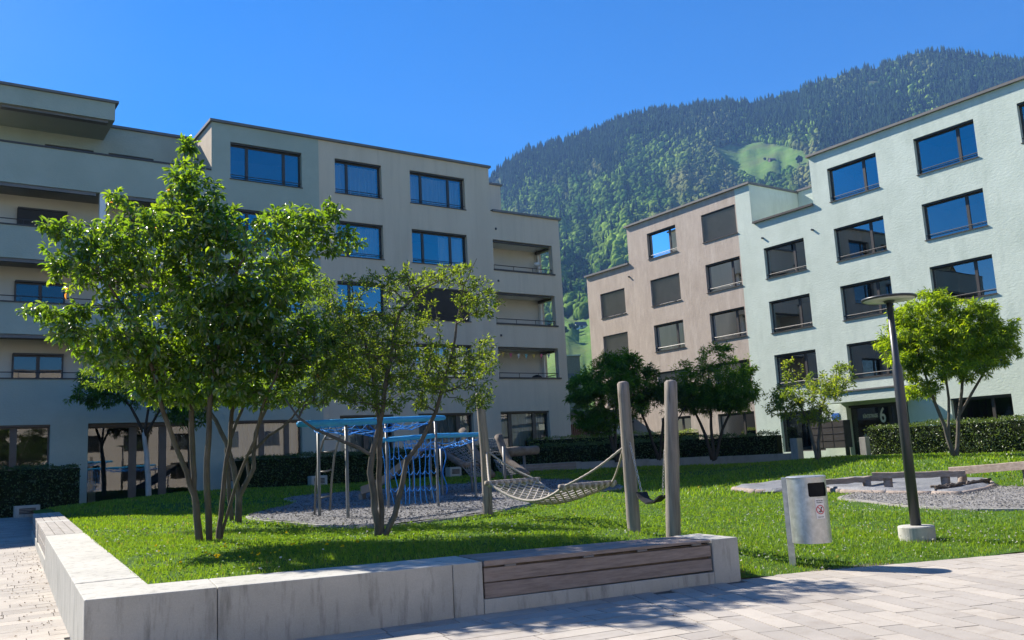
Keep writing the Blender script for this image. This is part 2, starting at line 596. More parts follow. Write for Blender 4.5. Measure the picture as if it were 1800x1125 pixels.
def inside_lawn(P):
    """mask of points on the grass side of walls and pavement"""
    xf = np.array([y_front(x) for x in np.linspace(0, 48, 600)])
    yf = np.interp(P[:, 0], np.linspace(0, 48, 600), xf)
    arm = WC[0] + (P[:, 1] - WC[1]) * AD[0] / AD[1] + .58
    ok = (P[:, 1] > yf + .03) & (P[:, 0] > arm)
    s = (P[:, 0] - WC[0]) / WD[0]
    ok &= ~((P[:, 0] < 8.36) & (P[:, 1] < WC[1] + WD[1] * s + .80))
    return ok


def lawn_z(P):
    z = np.clip(gz(P), -.05, 1.3)
    return z


nx, ny = 190, 170
V, Q = [], []
xs = np.concatenate([np.linspace(1.5, 16, 110), np.linspace(16.25, 48, nx - 110)])
tv = np.linspace(0, 1, ny) ** 1.6
for i, x in enumerate(xs):
    y0 = y_front(x)
    for tt in tv:
        V.append((x, y0 + (62 - y0) * tt))
V = np.array(V)
V[:, 0] += np.clip((V[:, 1] - 8.7), 0, 30) * .083 * np.clip((6 - V[:, 0]) / 4.5, 0, 1)
Z = lawn_z(V) + .012 * np.sin(V[:, 0] * 5.1 + 2 * np.sin(V[:, 1] * 2.3)) * np.sin(V[:, 1] * 4.3)
Z[::ny] = np.minimum(Z[::ny], .015)
V3 = np.column_stack([V, Z])
ii, jj = np.meshgrid(np.arange(nx - 1), np.arange(ny - 1), indexing='ij')
a = (ii * ny + jj).ravel()
tagged(np_mesh('lawn', V3, np.column_stack([a, a + ny, a + ny + 1, a + 1]), 'soil_lawn', smooth=True), kind='structure')

mb = MB()
mb.add([(-900, -900, -1.2), (3000, -900, -1.2), (3000, 3000, -1.2), (-900, 3000, -1.2)], [(0, 1, 2, 3)])
tagged(build('ground', mb, 'ground_far'), kind='structure')

# pavement: bed with joints, pavers laid on it
mb = MB()
ys = np.concatenate([[-30, -10, 0, 6, 9], np.arange(12, 40, 2.0)])
for y0, y1 in zip(ys, ys[1:]):
    mb.quad((-25, y0, pave_z(y0) - .014), (40 if y0 < 9 else 3.2, y0, pave_z(y0) - .014), (40 if y0 < 9 else 3.2, y1, pave_z(y1) - .014), (-25, y1, pave_z(y1) - .014))
pavement = tagged(build('pavement', mb, 'paver_joint'), kind='structure')


def visible(p, m=60):
    d = np.array(p, float) - CAM
    yy = d[0] * math.sin(HEAD) + d[1] * math.cos(HEAD)
    xx = d[0] * math.cos(HEAD) - d[1] * math.sin(HEAD)
    Y = yy * math.cos(PITCH) + d[2] * math.sin(PITCH)
    if Y < .3:
        return None
    zz = -yy * math.sin(PITCH) + d[2] * math.cos(PITCH)
    X_ = xx * math.cos(ROLL) - zz * math.sin(ROLL)
    Z_ = xx * math.sin(ROLL) + zz * math.cos(ROLL)
    px, py = 900 + F * X_ / Y, 562.5 - F * Z_ / Y
    return (px, py, Y)


def poly_clip(poly, n, c):
    """keep the side n.p <= c of a convex polygon"""
    outp = []
    for i in range(len(poly)):
        a_, b_ = np.array(poly[i]), np.array(poly[(i + 1) % len(poly)])
        da, db = a_ @ n - c, b_ @ n - c
        if da <= 0:
            outp.append(a_)
        if da * db < 0:
            outp.append(a_ + (b_ - a_) * da / (da - db))
    return outp


pavers = []


def field(org, du, dv, lu, lv, u0, u1, v0, v1, clips, jog=.5, g=.0075):
    """rows along du, running bond"""
    k = 0
    v = v0
    while v < v1:
        u = u0 - lu * ((k * jog) % 1.0) - random.random() * .08
        while u < u1:
            L = lu * random.choice((1, 1, 1, .66, 1.33))
            poly = [org + du * (u + g) + dv * (v + g), org + du * (u + L - g) + dv * (v + g), org + du * (u + L - g) + dv * (v + lv - g), org + du * (u + g) + dv * (v + lv - g)]
            for n_, c_ in clips:
                poly = poly_clip(poly, np.array(n_), c_)
                if len(poly) < 3:
                    break
            if len(poly) >= 3:
                pavers.append(poly)
            u += L
        v += lv
        k += 1


WNa = np.array(WN)
split_n = np.array([.925, -.38])
split_c = float(split_n @ np.array([6.75, 7.7]))
front_c = float(WNa @ WC)
field(WC, WD, -WN, .74, .265, -3.5, 8, .0, 4.2, [(split_n, split_c), (WNa, front_c - .004), (-AD, -float(AD @ WC) + 4.0)], .37)
ed_d = np.array([.925, -.38])
ed_n = np.array([.38, .925])
clip2 = [(-split_n, -split_c)]
for (x0, y0), (x1, y1) in zip(EDGE[:5], EDGE[1:6]):
    pass
field(np.array([8.33, 7.46]), -ed_n, ed_d, .78, .25, -1.0, 6.5, -4.0, 9.0, clip2 + [(WNa, front_c - .004) if False else (ed_n, float(ed_n @ np.array([9.1, 7.28])) + .03)], .43)
field(WC, -AN, AD, .55, .285, .004, 3.2, .05, 24, [], .37, .0045)


def shrink_ok(poly):
    c = np.mean(poly, axis=0)
    # keep the right-hand field off the bench front
    s = (c - WC) @ WD
    return not (0 < s < WL + .05 and (c - WC) @ WN > -.02)


pv = []
for poly in pavers:
    if not shrink_ok(poly):
        continue
    # clip against the bench front for pieces that straddle it
    c = np.mean(poly, axis=0)
    if -1 < (c - WC) @ WD < WL and -.6 < (c - WC) @ WN < .1:
        poly = poly_clip(poly, WNa, front_c - .004)
        if len(poly) < 3:
            continue
    A_ = .5 * abs(sum(poly[i][0] * poly[(i + 1) % len(poly)][1] - poly[(i + 1) % len(poly)][0] * poly[i][1] for i in range(len(poly))))
    if A_ < .004:
        continue
    c = np.mean(poly, axis=0)
    q = visible((c[0], c[1], pave_z(c[1])))
    if q is None or not (-250 < q[0] < 2350 and q[1] < 1400):
        continue
    seen = -20 < q[0] < 1820 and q[1] < 1140
    pv.append((0 if seen else 1, q[2], poly))
pv.sort(key=lambda e: (e[0], e[1]))
rest = MB()
for i, (s_, d_, poly) in enumerate(pv):
    zt = [pave_z(p[1]) + random.uniform(-.0015, .0015) for p in poly]
    n = len(poly)
    vs_ = [(p[0], p[1], z - .04) for p, z in zip(poly, zt)] + [(p[0], p[1], z) for p, z in zip(poly, zt)]
    fs = [tuple(range(n, 2 * n))] + [(k, (k + 1) % n, n + (k + 1) % n, n + k) for k in range(n)]
    if i < 300:
        build('paver', MB().add(vs_, fs), 'paver', pavement)
    else:
        rest.add(vs_, fs)
if rest.v:
    tagged(build('pavers', rest, 'paver', pavement), kind='stuff')


# ================================================================== concrete wall with benches
def w2(s, n, z):
    p = WC + WD * s + WN * n
    return (p[0], p[1], z)


def wall_top(s):
    return .56 - .06 * s / WL


def wblock(mb_, s0, s1, n0, n1, zb, z0=None, z1=None):
    z0 = wall_top(s0) if z0 is None else z0
    z1 = wall_top(s1) if z1 is None else z1
    return mb_.hexa([w2(s0, n0, zb), w2(s1, n0, zb), w2(s1, n1, zb), w2(s0, n1, zb), w2(s0, n0, z0), w2(s1, n0, z1), w2(s1, n1, z1), w2(s0, n1, z0)])


TH = .78
front = thing('concrete_wall', 'long pale concrete seat wall beside the paving with a timber bench set in it', 'wall', (*w2(3.5, .4, 0),))
g = .006
for s0, s1 in ((.0, 1.10), (1.10 + g, 3.41), (3.41 + g, 3.745)):
    build('wall_block', wblock(MB(), s0, s1, 0, TH, -.1), 'concrete', front, bevel=.008)
build('wall_block', wblock(MB(), 6.69, WL, 0, TH, -.1, .50, .50), 'concrete', front, bevel=.008)
build('plinth', wblock(MB(), 3.75, 6.685, .0, TH, -.1, .145, .13), 'concrete', front, bevel=.006)
B0, B1 = 3.755, 6.68
zt = lambda s: .535 + (.50 - .535) * (s - B0) / (B1 - B0)
bench = thing('timber_bench', 'weathered brown timber bench let into the long concrete wall by the paving', 'bench', (*w2(5.2, .35, .14),))
lo_, hi_ = ((.150, .302), (.312, .455))
for lo, hi in (lo_, hi_):
    build('front_plank', wblock(MB(), B0 + .01, B1 - .01, .012, .045, lo, hi - .0, hi - .018), 'wood_bench', bench, bevel=.004)
for n0, n1 in ((.0, .235), (.245, .485), (.495, .735)):
    build('seat_plank', wblock(MB(), B0 + .01, B1 - .01, n0, n1, .475, zt(B0), zt(B1)), 'wood_bench', bench, bevel=.004)
for s in (4.0, 4.95, 5.65, 6.4):
    build('hinge', wblock(MB(), s, s + .13, -.004, .02, .453, .474, .474), 'metal_cap', bench)
build('carcass', wblock(MB(), B0 + .02, B1 - .02, .05, .72, .146, .47, .455), 'wood_dark', bench)


def a2(s, n, z):
    p = WC + AD * s + AN * n
    return (p[0], p[1], z)


def arm_top(s):
    return .56 + .22 * s / 13.97


def ablock(mb_, s0, s1, n0, n1, zb, dz=0.0, zb_rel=None):
    b0 = pave_z(a2(s0, 0, 0)[1]) + zb
    b1 = pave_z(a2(s1, 0, 0)[1]) + zb
    if zb_rel is not None:
        b0, b1 = arm_top(s0) + zb_rel, arm_top(s1) + zb_rel
    return mb_.hexa([a2(s0, n0, b0), a2(s1, n0, b1), a2(s1, n1, b1), a2(s0, n1, b0), a2(s0, n0, arm_top(s0) + dz), a2(s1, n0, arm_top(s1) + dz), a2(s1, n1, arm_top(s1) + dz), a2(s0, n1, arm_top(s0) + dz)])


arm = thing('concrete_wall', 'concrete seat wall running back along the paved path beside the hedge', 'wall', (*a2(8, .3, .1),))
AW = .60
for s0, s1, dz in ((.012, 1.25, -.004), (1.25 + g, 4.2, 0), (4.2 + g, 8.35, 0)):
    build('wall_block', ablock(MB(), s0, s1, 0, AW, -.1, dz), 'concrete', arm, bevel=.008)
for k, (s0, s1) in enumerate(((8.40, 12.35), (12.75, 16.4))):
    build('plinth', ablock(MB(), s0, s1, .0, AW, -.1, -.40), 'concrete', arm, bevel=.006)
    seat = thing('slatted_bench', ('grey timber slat seat on the side wall, lit by the sun', 'grey timber slat seat on the side wall, in the shade')[k], 'bench', (*a2((s0 + s1) / 2, .3, .3),))
    for q in range(4):
        build('slat', ablock(MB(), s0, s1, q * .15 + .004, q * .15 + .142, 0, .0, -.035), 'wood_grey', seat, bevel=.003)
    for q in range(2):
        n0 = .012
        mbq = MB()
        z0, z1 = -.37 + q * .165, -.22 + q * .165
        mbq.hexa([a2(s0, n0, arm_top(s0) + z0), a2(s1, n0, arm_top(s1) + z0), a2(s1, n0 + .03, arm_top(s1) + z0), a2(s0, n0 + .03, arm_top(s0) + z0),
                  a2(s0, n0, arm_top(s0) + z1), a2(s1, n0, arm_top(s1) + z1), a2(s1, n0 + .03, arm_top(s1) + z1), a2(s0, n0 + .03, arm_top(s0) + z1)])
        build('front_plank', mbq, 'wood_grey', seat, bevel=.003)
    build('carcass', ablock(MB(), s0 + .02, s1 - .02, .05, AW - .03, 0, -.04, -.41), 'wood_dark', seat)
build('wall_block', ablock(MB(), 12.355, 12.745, 0, AW, -.1), 'concrete', arm, bevel=.008)


# ================================================================== houses
YL, XR = 36.0, 36.0


def ML(u, z, d=0.0):
    return (u, YL + d, z)


def MR(u, z, d=0.0):
    return (XR + d, u, z)


def front_wall(name, M, regions, holes, mat, parent, reveal=.26, reveal_mat=None):
    us = sorted({round(q, 4) for r in list(regions) + list(holes) for q in r[:2]})
    zs = sorted({round(q, 4) for r in list(regions) + list(holes) for q in r[2:]})
    mb_ = MB()

    def inr(u, z, rs):
        return any(r[0] < u < r[1] and r[2] < z < r[3] for r in rs)
    for u0, u1 in zip(us, us[1:]):
        for z0, z1 in zip(zs, zs[1:]):
            uc, zc = (u0 + u1) / 2, (z0 + z1) / 2
            if inr(uc, zc, regions) and not inr(uc, zc, holes):
                mb_.quad(M(u0, z0), M(u1, z0), M(u1, z1), M(u0, z1))
    for (u0, u1, z0, z1) in holes:
        if not inr((u0 + u1) / 2, (z0 + z1) / 2, regions):
            continue
        for a_, b_ in (((u0, z0), (u0, z1)), ((u1, z1), (u1, z0)), ((u0, z1), (u1, z1)), ((u1, z0), (u0, z0))):
            mb_.quad(M(*a_), M(*b_), M(*b_, reveal), M(*a_, reveal))
    return build(name, mb_, mat, parent)


def fbox(mb_, M, u0, u1, z0, z1, d0, d1):
    return mb_.hexa([M(u0, z0, d0), M(u1, z0, d0), M(u1, z0, d1), M(u0, z0, d1), M(u0, z1, d0), M(u1, z1, d0), M(u1, z1, d1), M(u0, z1, d1)])


def window(parent, M, u0, u1, z0, z1, mull=(), fill=None, rail=True, d=.19, sill=True, room=True, label=None, frame='metal_bronze', mw=.06, box=.07):
    """window part with panes, sill, guard rail, blind or curtain as its pieces"""
    mb_ = MB()
    fr, dd = .055, .07
    zt_ = z1 - box
    fbox(mb_, M, u0 + .003, u0 + fr, z0 + .003, zt_ - .002, d, d + dd)
    fbox(mb_, M, u1 - fr, u1 - .003, z0 + .003, zt_ - .002, d, d + dd)
    fbox(mb_, M, u0 + fr, u1 - fr, zt_ - fr, zt_ - .002, d, d + dd)
    fbox(mb_, M, u0 + fr, u1 - fr, z0 + .003, z0 + fr, d, d + dd)
    edges = [u0 + fr] + [u0 + (u1 - u0) * q for q in mull] + [u1 - fr]
    for q in edges[1:-1]:
        fbox(mb_, M, q - mw, q + mw, z0 + fr, zt_ - fr, d - .006, d + dd - .004)
    fbox(mb_, M, u0 + .003, u1 - .003, zt_, z1 - .003, d - .14, d + dd + .02)
    wn = build('window', mb_, frame, parent)
    if label:
        wn['label'] = label
    for i, (e0, e1) in enumerate(zip(edges, edges[1:])):
        a_ = e0 + (mw if i else 0)
        b_ = e1 - (mw if i < len(edges) - 2 else 0)
        mbp = MB()
        mbp.quad(M(a_, z0 + fr, d + .035), M(b_, z0 + fr, d + .035), M(b_, zt_ - fr, d + .035), M(a_, zt_ - fr, d + .035))
        build('pane', mbp, 'glass' if rail or sill else 'glass_clear', wn)
    if sill:
        mbs = MB()
        fbox(mbs, M, u0 - .03, u1 + .03, z0 - .035, z0 + .001, -.05, d)
        build('sill', mbs, 'metal_bronze', wn)
    if rail:
        mbr = MB()
        mbr.tube([M(u0 + .004, z0 + .2, d - .11), M(u1 - .004, z0 + .2, d - .11)], .018, 6)
        build('guard_rail', mbr, 'metal_bronze', wn)
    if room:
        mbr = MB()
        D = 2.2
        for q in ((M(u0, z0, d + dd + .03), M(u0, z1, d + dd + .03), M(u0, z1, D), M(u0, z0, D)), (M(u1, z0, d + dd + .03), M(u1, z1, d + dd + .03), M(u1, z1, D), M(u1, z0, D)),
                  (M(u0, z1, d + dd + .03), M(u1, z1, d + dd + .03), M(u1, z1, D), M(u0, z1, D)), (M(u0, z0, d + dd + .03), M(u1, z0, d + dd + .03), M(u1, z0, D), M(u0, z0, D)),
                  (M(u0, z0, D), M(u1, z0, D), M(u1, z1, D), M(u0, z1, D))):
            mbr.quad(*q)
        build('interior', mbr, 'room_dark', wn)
    if fill and fill.startswith('blind'):
        mbb = MB()
        nsl = int((z1 - z0 - .1) / .075)
        for k in range(nsl):
            z = z0 + .05 + k * .075
            mbb.quad(M(u0 + .02, z, d - .05), M(u1 - .02, z, d - .05), M(u1 - .02, z + .07, d - .10), M(u0 + .02, z + .07, d - .10))
        build('blind', mbb, 'blind_dark' if fill == 'blind_dark' else 'blind_metal', wn)
    if fill and fill.startswith('curtain'):
        a_, b_ = u0 + .06, u1 - .06
        if fill == 'curtain_part':
            a_ = u0 + (u1 - u0) * .55
        n = max(12, int((b_ - a_) / .045))
        mbc = MB()
        pts = [(a_ + (b_ - a_) * k / n, d + .28 + .045 * math.sin(k * 1.9 + math.sin(k * .31) * 2)) for k in range(n + 1)]
        for (ua, da), (ub, db) in zip(pts, pts[1:]):
            mbc.quad(M(ua, z0 + .02, da), M(ub, z0 + .02, db), M(ub, z1 - .12, db), M(ua, z1 - .12, da))
        build('curtain', mbc, 'curtain', wn, smooth=True)
    return wn


def cap(mb_, M, u0, u1, z, d0=-.12, d1=.35, h=.11):
    return fbox(mb_, M, u0, u1, z - .02, z + h - .02, d0, d1)


# ---------------------------------------------------------------- shaded house (front along X)
HL = thing('apartment_house', 'shaded five-storey apartment house with green and taupe plaster and corner loggias', 'building', (10, YL + 6, .8))
ROWS_L = [(13.85, 15.47), (10.92, 12.56), (8.20, 9.76), (5.46, 7.05)]
C1, C2, C3 = (10.98, 14.14), (15.72, 18.06), (19.57, 22.65)
holes1 = [(.5, 9.3, 10.95, 12.56), (-9, 9.3, 8.07, 9.72), (-9, 9.3, 5.27, 6.91), (.6, 4.43, 1.25, 3.62), (5.68, 9.45, .55, 3.63)]
front_wall('front_wall', ML, [(.3, 10.19, -.5, 14.10), (-14, .3, -.5, 12.4)], holes1, 'plaster_green', HL)  # unseen wing at far left kept low to set where its shadow ends
holes2 = [(*C1, a_, b_) for a_, b_ in ROWS_L] + [(10.9, 13.97, 1.2, 3.62)]
front_wall('front_wall', ML, [(10.19, 14.94, -.5, 16.25)], holes2, 'plaster_green', HL)
LOG = [(24.18, 27.93, 10.93, 12.50), (24.18, 27.93, 8.18, 9.80), (24.18, 27.93, 5.45, 7.02)]
holes3 = [(*c, a_, b_) for c in (C2, C3) for a_, b_ in ROWS_L] + [(15.7, 18.3, 1.2, 3.75), (19.57, 22.56, 1.2, 3.77), (24.14, 27.12, 1.2, 3.80)] + LOG
front_wall('front_wall', ML, [(14.94, 24.13, -.5, 16.25), (24.13, 28.47, -.5, 13.97)], holes3, 'plaster_taupe', HL, reveal=.3)
mb = MB()     # flanks, rear and roof surfaces
for x, y0, y1, z1 in ((10.19, YL, 38.5, 16.25), (24.13, YL + .3, 50, 16.25)):
    mb.quad((x, y0, 12.0), (x, y1, 12.0), (x, y1, z1), (x, y0, z1))
mb.quad((28.47, 50, -.5), (-14, 50, -.5), (-14, 50, 10.2), (28.47, 50, 13.9))
mb.quad((-14, YL, -.5), (-14, 50, -.5), (-14, 50, 12.4), (-14, YL, 12.4))
mb.quad((.3, YL, 9), (.3, 50, 9), (.3, 50, 16.2), (.3, 38.5, 16.2))
mb.quad((-14, YL, 12.35), (.3, YL, 12.35), (.3, 50, 12.35), (-14, 50, 12.35))
mb.quad((10.19, YL, 16.2), (24.13, YL, 16.2), (24.13, 50, 16.2), (10.19, 50, 16.2))
mb.quad((.3, 38.5, 16.19), (10.19, 38.5, 16.19), (10.19, 50, 16.19), (.3, 50, 16.19))
mb.quad((24.13, YL, 13.9), (28.47, YL, 13.9), (28.47, 50, 13.9), (24.13, 50, 13.9))
mb.quad((.3, YL, 13.0), (10.19, YL, 13.0), (10.19, 38.5, 13.0), (.3, 38.5, 13.0))
build('rear_wall', mb, 'plaster_taupe', HL)
mb = MB()     # set-back top storey wall
W4 = [(onY(79, 250, 38.5)[0], onY(165, 262, 38.5)[0]), (onY(191, 265, 38.5)[0], onY(270, 275, 38.5)[0])]


def ML2(u, z, d=0.0):
    return (u, 38.5 + d, z)


front_wall('front_wall', ML2, [(.3, 10.19, 13, 16.23)], [(u0, u1, 13.1, 15.1) for u0, u1 in W4], 'plaster_green', HL)
for u0, u1 in W4:
    window(HL, ML2, u0, u1, 13.1, 15.1, (.5,), 'blind_dark', rail=False, sill=False)
# side wall with the open ends of the corner loggias


def MS(u, z, d=0.0):
    return (28.47 - d, u, z)


front_wall('side_wall', MS, [(YL, 50, -.5, 13.97)], [(YL + .28, YL + 1.72, a_, b_) for _, _, a_, b_ in LOG], 'plaster_taupe', HL)
mb = MB()
cap(mb, ML, 10.10, 24.22, 16.25)
fbox(mb, ML, 10.10, 10.45, 16.23, 16.34, .35, 2.6)
fbox(mb, ML, 24.0, 24.22, 16.23, 16.34, .35, 14)
build('roof_edge', mb, 'metal_cap', HL)
mb = MB()
cap(mb, ML, 24.225, 28.58, 13.97)
build('roof_edge', mb, 'metal_cap', HL)
mb = MB()
cap(mb, ML2, .3, 10.0, 16.23)
build('roof_edge', mb, 'metal_cap', HL)
mb = MB()
cap(mb, ML, .3, 10.17, 14.10, -.04, .3, .07)
build('parapet_cap', mb, 'metal_bronze', HL)
# jutting roof over the terrace
mb = MB()
mb.box(.3, 6.42, YL + .02, 38.48, 15.60, 16.30)
canopy = build('canopy', mb, 'plaster_green', HL)
mb = MB()
mb.box(.2, 6.54, YL - .08, 38.4, 16.302, 16.40)
build('roof_edge', mb, 'metal_cap', canopy)
mb = MB()
for u0, u1 in ((2.5, 6.2), (.4, 2.2)):
    mb.box(u0, u1, YL + .15, YL + .45, 15.50, 15.598)
build('awning_case', mb, 'metal_cap', canopy)
# small stair head on the lower roof
mb = MB()
p = onY(877, 337, 40)
mb.box(24.3, p[0] + .1, 40, 44, 14.9, 16.9)
build('roof_box', mb, 'plaster_taupe', HL)
mb = MB()
mb.box(24.25, p[0] + .2, 39.9, 44.1, 16.9, 17.0)
build('roof_edge', mb, 'metal_cap', HL)

# windows of the shaded house
fills = {(0, 1): 'curtain', (0, 2): 'curtain', (1, 1): 'curtain', (1, 2): 'curtain_part', (2, 2): 'blind_dark', (3, 2): 'curtain', (3, 1): 'curtain', (2, 1): None}
for r, (z0, z1) in enumerate(ROWS_L):
    for c, ((u0, u1), ml) in enumerate(((C1, (.24, .76)), (C2, (.28,)), (C3, (.22, .72)))):
        window(HL, ML, u0, u1, z0, z1, ml, fills.get((r, c)), d=.2)
for u0, u1, z1, ml, f_ in ((10.9, 13.97, 3.62, (.45, .80), 'curtain'), (15.7, 18.3, 3.75, (.5,), 'curtain'), (19.57, 22.56, 3.77, (.25, .75), 'curtain'), (24.14, 27.12, 3.80, (.22, .72), 'curtain'), (.6, 4.43, 3.62, (.35, .7), None)):
    window(HL, ML, u0, u1, 1.2 if u0 > 1 else 1.25, z1, ml, f_, rail=False, sill=False, d=.2, frame='metal_brown', mw=.11)
# entrance glazing, set back
window(HL, lambda u, z, d=0.0: (u, YL + .26 + d, z), 5.68, 9.45, .55, 3.63, (.43, .72), None, rail=False, sill=False, d=.05, box=.12, frame='metal_brown', mw=.14, label='glazed entrance screen with bronze posts')
# loggias of the left end
for z0, z1 in ((10.95, 12.56), (8.07, 9.72), (5.27, 6.91)):
    zf = z0 - .75
    UL = .5 if z0 > 10 else -9.0
    mbi = MB()
    mbi.quad((UL, 37.8, zf), (9.3, 37.8, zf), (9.3, 37.8, z1 + .06), (UL, 37.8, z1 + .06))
    mbi.quad((9.3, YL + .26, zf), (9.3, 37.8, zf), (9.3, 37.8, z1 + .06), (9.3, YL + .26, z1 + .06))
    mbi.quad((UL, YL + .26, zf), (UL, 37.8, zf), (UL, 37.8, z1 + .06), (UL, YL + .26, z1 + .06))
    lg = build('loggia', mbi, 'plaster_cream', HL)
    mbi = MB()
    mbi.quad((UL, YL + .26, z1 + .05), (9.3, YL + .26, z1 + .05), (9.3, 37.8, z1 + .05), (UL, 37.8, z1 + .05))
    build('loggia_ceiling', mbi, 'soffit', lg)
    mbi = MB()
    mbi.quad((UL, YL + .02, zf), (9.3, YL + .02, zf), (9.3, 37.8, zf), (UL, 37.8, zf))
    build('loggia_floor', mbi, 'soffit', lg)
    mbi = MB()
    mbi.box(5.93, 6.15, YL + .03, YL + .24, z0, z1)
    build('column', mbi, 'white_paint', lg)
    mbi = MB()
    fbox(mbi, ML, UL, 9.3, z0 - .0, z0 + .05, -.04, .3)
    mbi.tube([(UL, YL + .1, z0 + .26), (9.3, YL + .1, z0 + .26)], .02, 6)
    for k in range(13):
        u = -8 + k * 1.42
        if u < UL:
            continue
        mbi.tube([(u, YL + .1, z0 + .05), (u, YL + .1, z0 + .26)], .012, 5)
    build('railing', mbi, 'metal_bronze', lg)
    mbi = MB()
    for u0, u1 in ((-6, -.2), (.6, 5.8), (6.3, 9.2))[1 if z0 > 10 else 0:]:
        mbi.box(u0, u1, YL + .06, YL + .22, z1 - .13, z1 - .004)
    build('awning_case', mbi, 'metal_cap', lg)

    def MB_(u, z, d=0.0):
        return (u, 37.8 + d - .18, z)
    for u0, u1 in ((3.29, 5.02), (6.9, 8.6), (-1.6, .4))[:2 if z0 > 10 else 3]:
        zt_ = z0 + 1.15
        window(HL, MB_, u0, u1, zf + .05, zt_, (.5,), 'blind_dark' if z0 > 10 else None, rail=False, sill=False, room=False, d=.05)
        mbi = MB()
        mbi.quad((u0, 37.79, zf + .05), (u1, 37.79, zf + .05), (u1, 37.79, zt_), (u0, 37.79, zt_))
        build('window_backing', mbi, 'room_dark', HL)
# corner loggias
for k, (u0, u1, z0, z1) in enumerate(LOG):
    zf = z0 - .75
    mbi = MB()
    mbi.quad((24.18, 37.72, zf), (28.2, 37.72, zf), (28.2, 37.72, z1 + .06), (24.18, 37.72, z1 + .06))
    mbi.quad((24.18, YL + .3, zf), (24.18, 37.72, zf), (24.18, 37.72, z1 + .06), (24.18, YL + .3, z1 + .06))
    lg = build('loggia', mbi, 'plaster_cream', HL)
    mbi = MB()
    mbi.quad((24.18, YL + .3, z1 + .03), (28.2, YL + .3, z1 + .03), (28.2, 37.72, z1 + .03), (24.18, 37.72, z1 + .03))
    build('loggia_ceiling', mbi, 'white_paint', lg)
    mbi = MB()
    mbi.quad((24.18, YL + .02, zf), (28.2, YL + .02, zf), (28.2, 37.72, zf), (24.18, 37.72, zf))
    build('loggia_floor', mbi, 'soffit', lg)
    mbi = MB()
    mbi.box(28.1, 28.2, 37.52, 37.715, zf, z1)
    build('corner_post', mbi, 'white_paint', lg)
    mbi = MB()
    mbi.box(27.9, 28.12, YL + .35, 37.5, z1 - .16, z1 - .02)
    mbi.box(24.3, 27.8, YL + .1, YL + .26, z1 - .1, z1 - .004)
    build('awning_case', mbi, 'metal_bronze', lg)
    mbi = MB()
    fbox(mbi, ML, u0 - .02, u1 + .1, z0 - .04, z0 + .045, -.05, .3)
    mbi.tube([(u0, YL + .1, z0 + .27), (u1, YL + .1, z0 + .27)], .022, 6)
    mbi.tube([(28.3, YL + .28, z0 + .27), (28.3, YL + 1.7, z0 + .27)], .022, 6)
    for q in range(4):
        u = u0 + .08 + q * 1.2
        mbi.tube([(u, YL + .1, z0 + .04), (u, YL + .1, z0 + .27)], .014, 5)
    build('railing', mbi, 'metal_bronze', lg)
    mbi = MB()
    mbi.lathe((24.4, YL - .02, z1 + .56), [(.05, -.05), (.05, .05)], 10)
    build('overflow_pipe', mbi, 'metal_anthracite', HL)
for k in range(7):
    u = 24.7 + k * .48
    b = MB()
    z = 6.80 - .05 * math.sin(k / 6 * math.pi)
    b.add([(u, 36.5, z), (u + .2, 36.5, z), (u + .1, 36.5, z - .26), (u, 36.51, z), (u + .2, 36.51, z), (u + .1, 36.51, z - .26)], [(0, 1, 2), (5, 4, 3), (0, 3, 4, 1), (1, 4, 5, 2), (2, 5, 3, 0)])
    if k == 0:
        bunt = thing('bunting', 'string of small pennants across the lowest corner loggia', 'bunting', (26, 36.5, 6.8))
        build('cord', MB().tube([(24.5, 36.505, 6.82), (26.2, 36.505, 6.76), (27.9, 36.505, 6.82)], .006, 4), 'rope_grey', bunt)
    build('pennant', b, ('bunting_yellow', 'bunting_pink', 'curtain', 'bunting_teal')[k % 4], bunt)

# ---------------------------------------------------------------- sunlit house (front along Y)
HR = thing('apartment_house', 'sunlit apartment house with mint and brown plaster, entrance number six', 'building', (XR + 6, 24, .8))
ROWS_R = [(12.78, 14.42), (9.86, 11.45), (7.05, 8.67), (4.30, 5.93)]
K1, K2, K3, K4, K5, K6 = (26.27, 28.73), (21.97, 24.56), (17.47, 20.13), (13.05, 15.72), (8.6, 11.25), (4.2, 6.85)
mint = [(*c, a_, b_) for c in (K2, K3, K4, K5, K6) for a_, b_ in ROWS_R] + [(*K1, a_, b_) for a_, b_ in ROWS_R[1:]]
mint += [(26.27, 28.73, 1.1, 3.05), (17.47, 19.95, 1.1, 3.02), (21.88, 24.95, .6, 3.10), (13.05, 15.7, 1.1, 3.02), (8.6, 11.25, 1.1, 3.02), (4.2, 6.85, 1.1, 3.02)]
front_wall('front_wall', MR, [(29.29, 30.27, -.5, 15.07), (25.5, 29.29, -.5, 12.89), (-16, 25.5, -.5, 15.30)], mint, 'plaster_mint', HR, reveal=.28)
D1, D2, D3 = (30.33, 32.77), (34.77, 37.14), (39.43, 41.72)
ROWS_B = [(12.69, 14.25), (9.86, 11.42), (7.17, 8.72), (4.38, 5.95)]
brown = [(*c, a_, b_) for c in (D1, D2) for a_, b_ in ROWS_B] + [(*D3, a_, b_) for a_, b_ in ROWS_B[1:]] + [(30.33, 32.8, 1.0, 3.25), (34.8, 37.1, 1.0, 3.32), (39.43, 41.7, 1.0, 3.3)]
front_wall('front_wall', MR, [(30.27, 38.85, -.5, 15.07), (38.85, 42.94, -.5, 12.77)], brown, 'plaster_brown', HR, reveal=.28)
mb = MB()
mb.quad((XR, 29.29, 12.0), (40.5, 29.29, 12.0), (40.5, 29.29, 15.05), (XR, 29.29, 15.05))
mb.quad((XR + .02, 25.5, 11.9), (42, 25.5, 11.9), (42, 25.5, 15.2), (XR + .02, 25.5, 15.2))
mb.quad((42, 25.5, 11.9), (42, 29.29, 11.9), (42, 29.29, 15.2), (42, 25.5, 15.2))
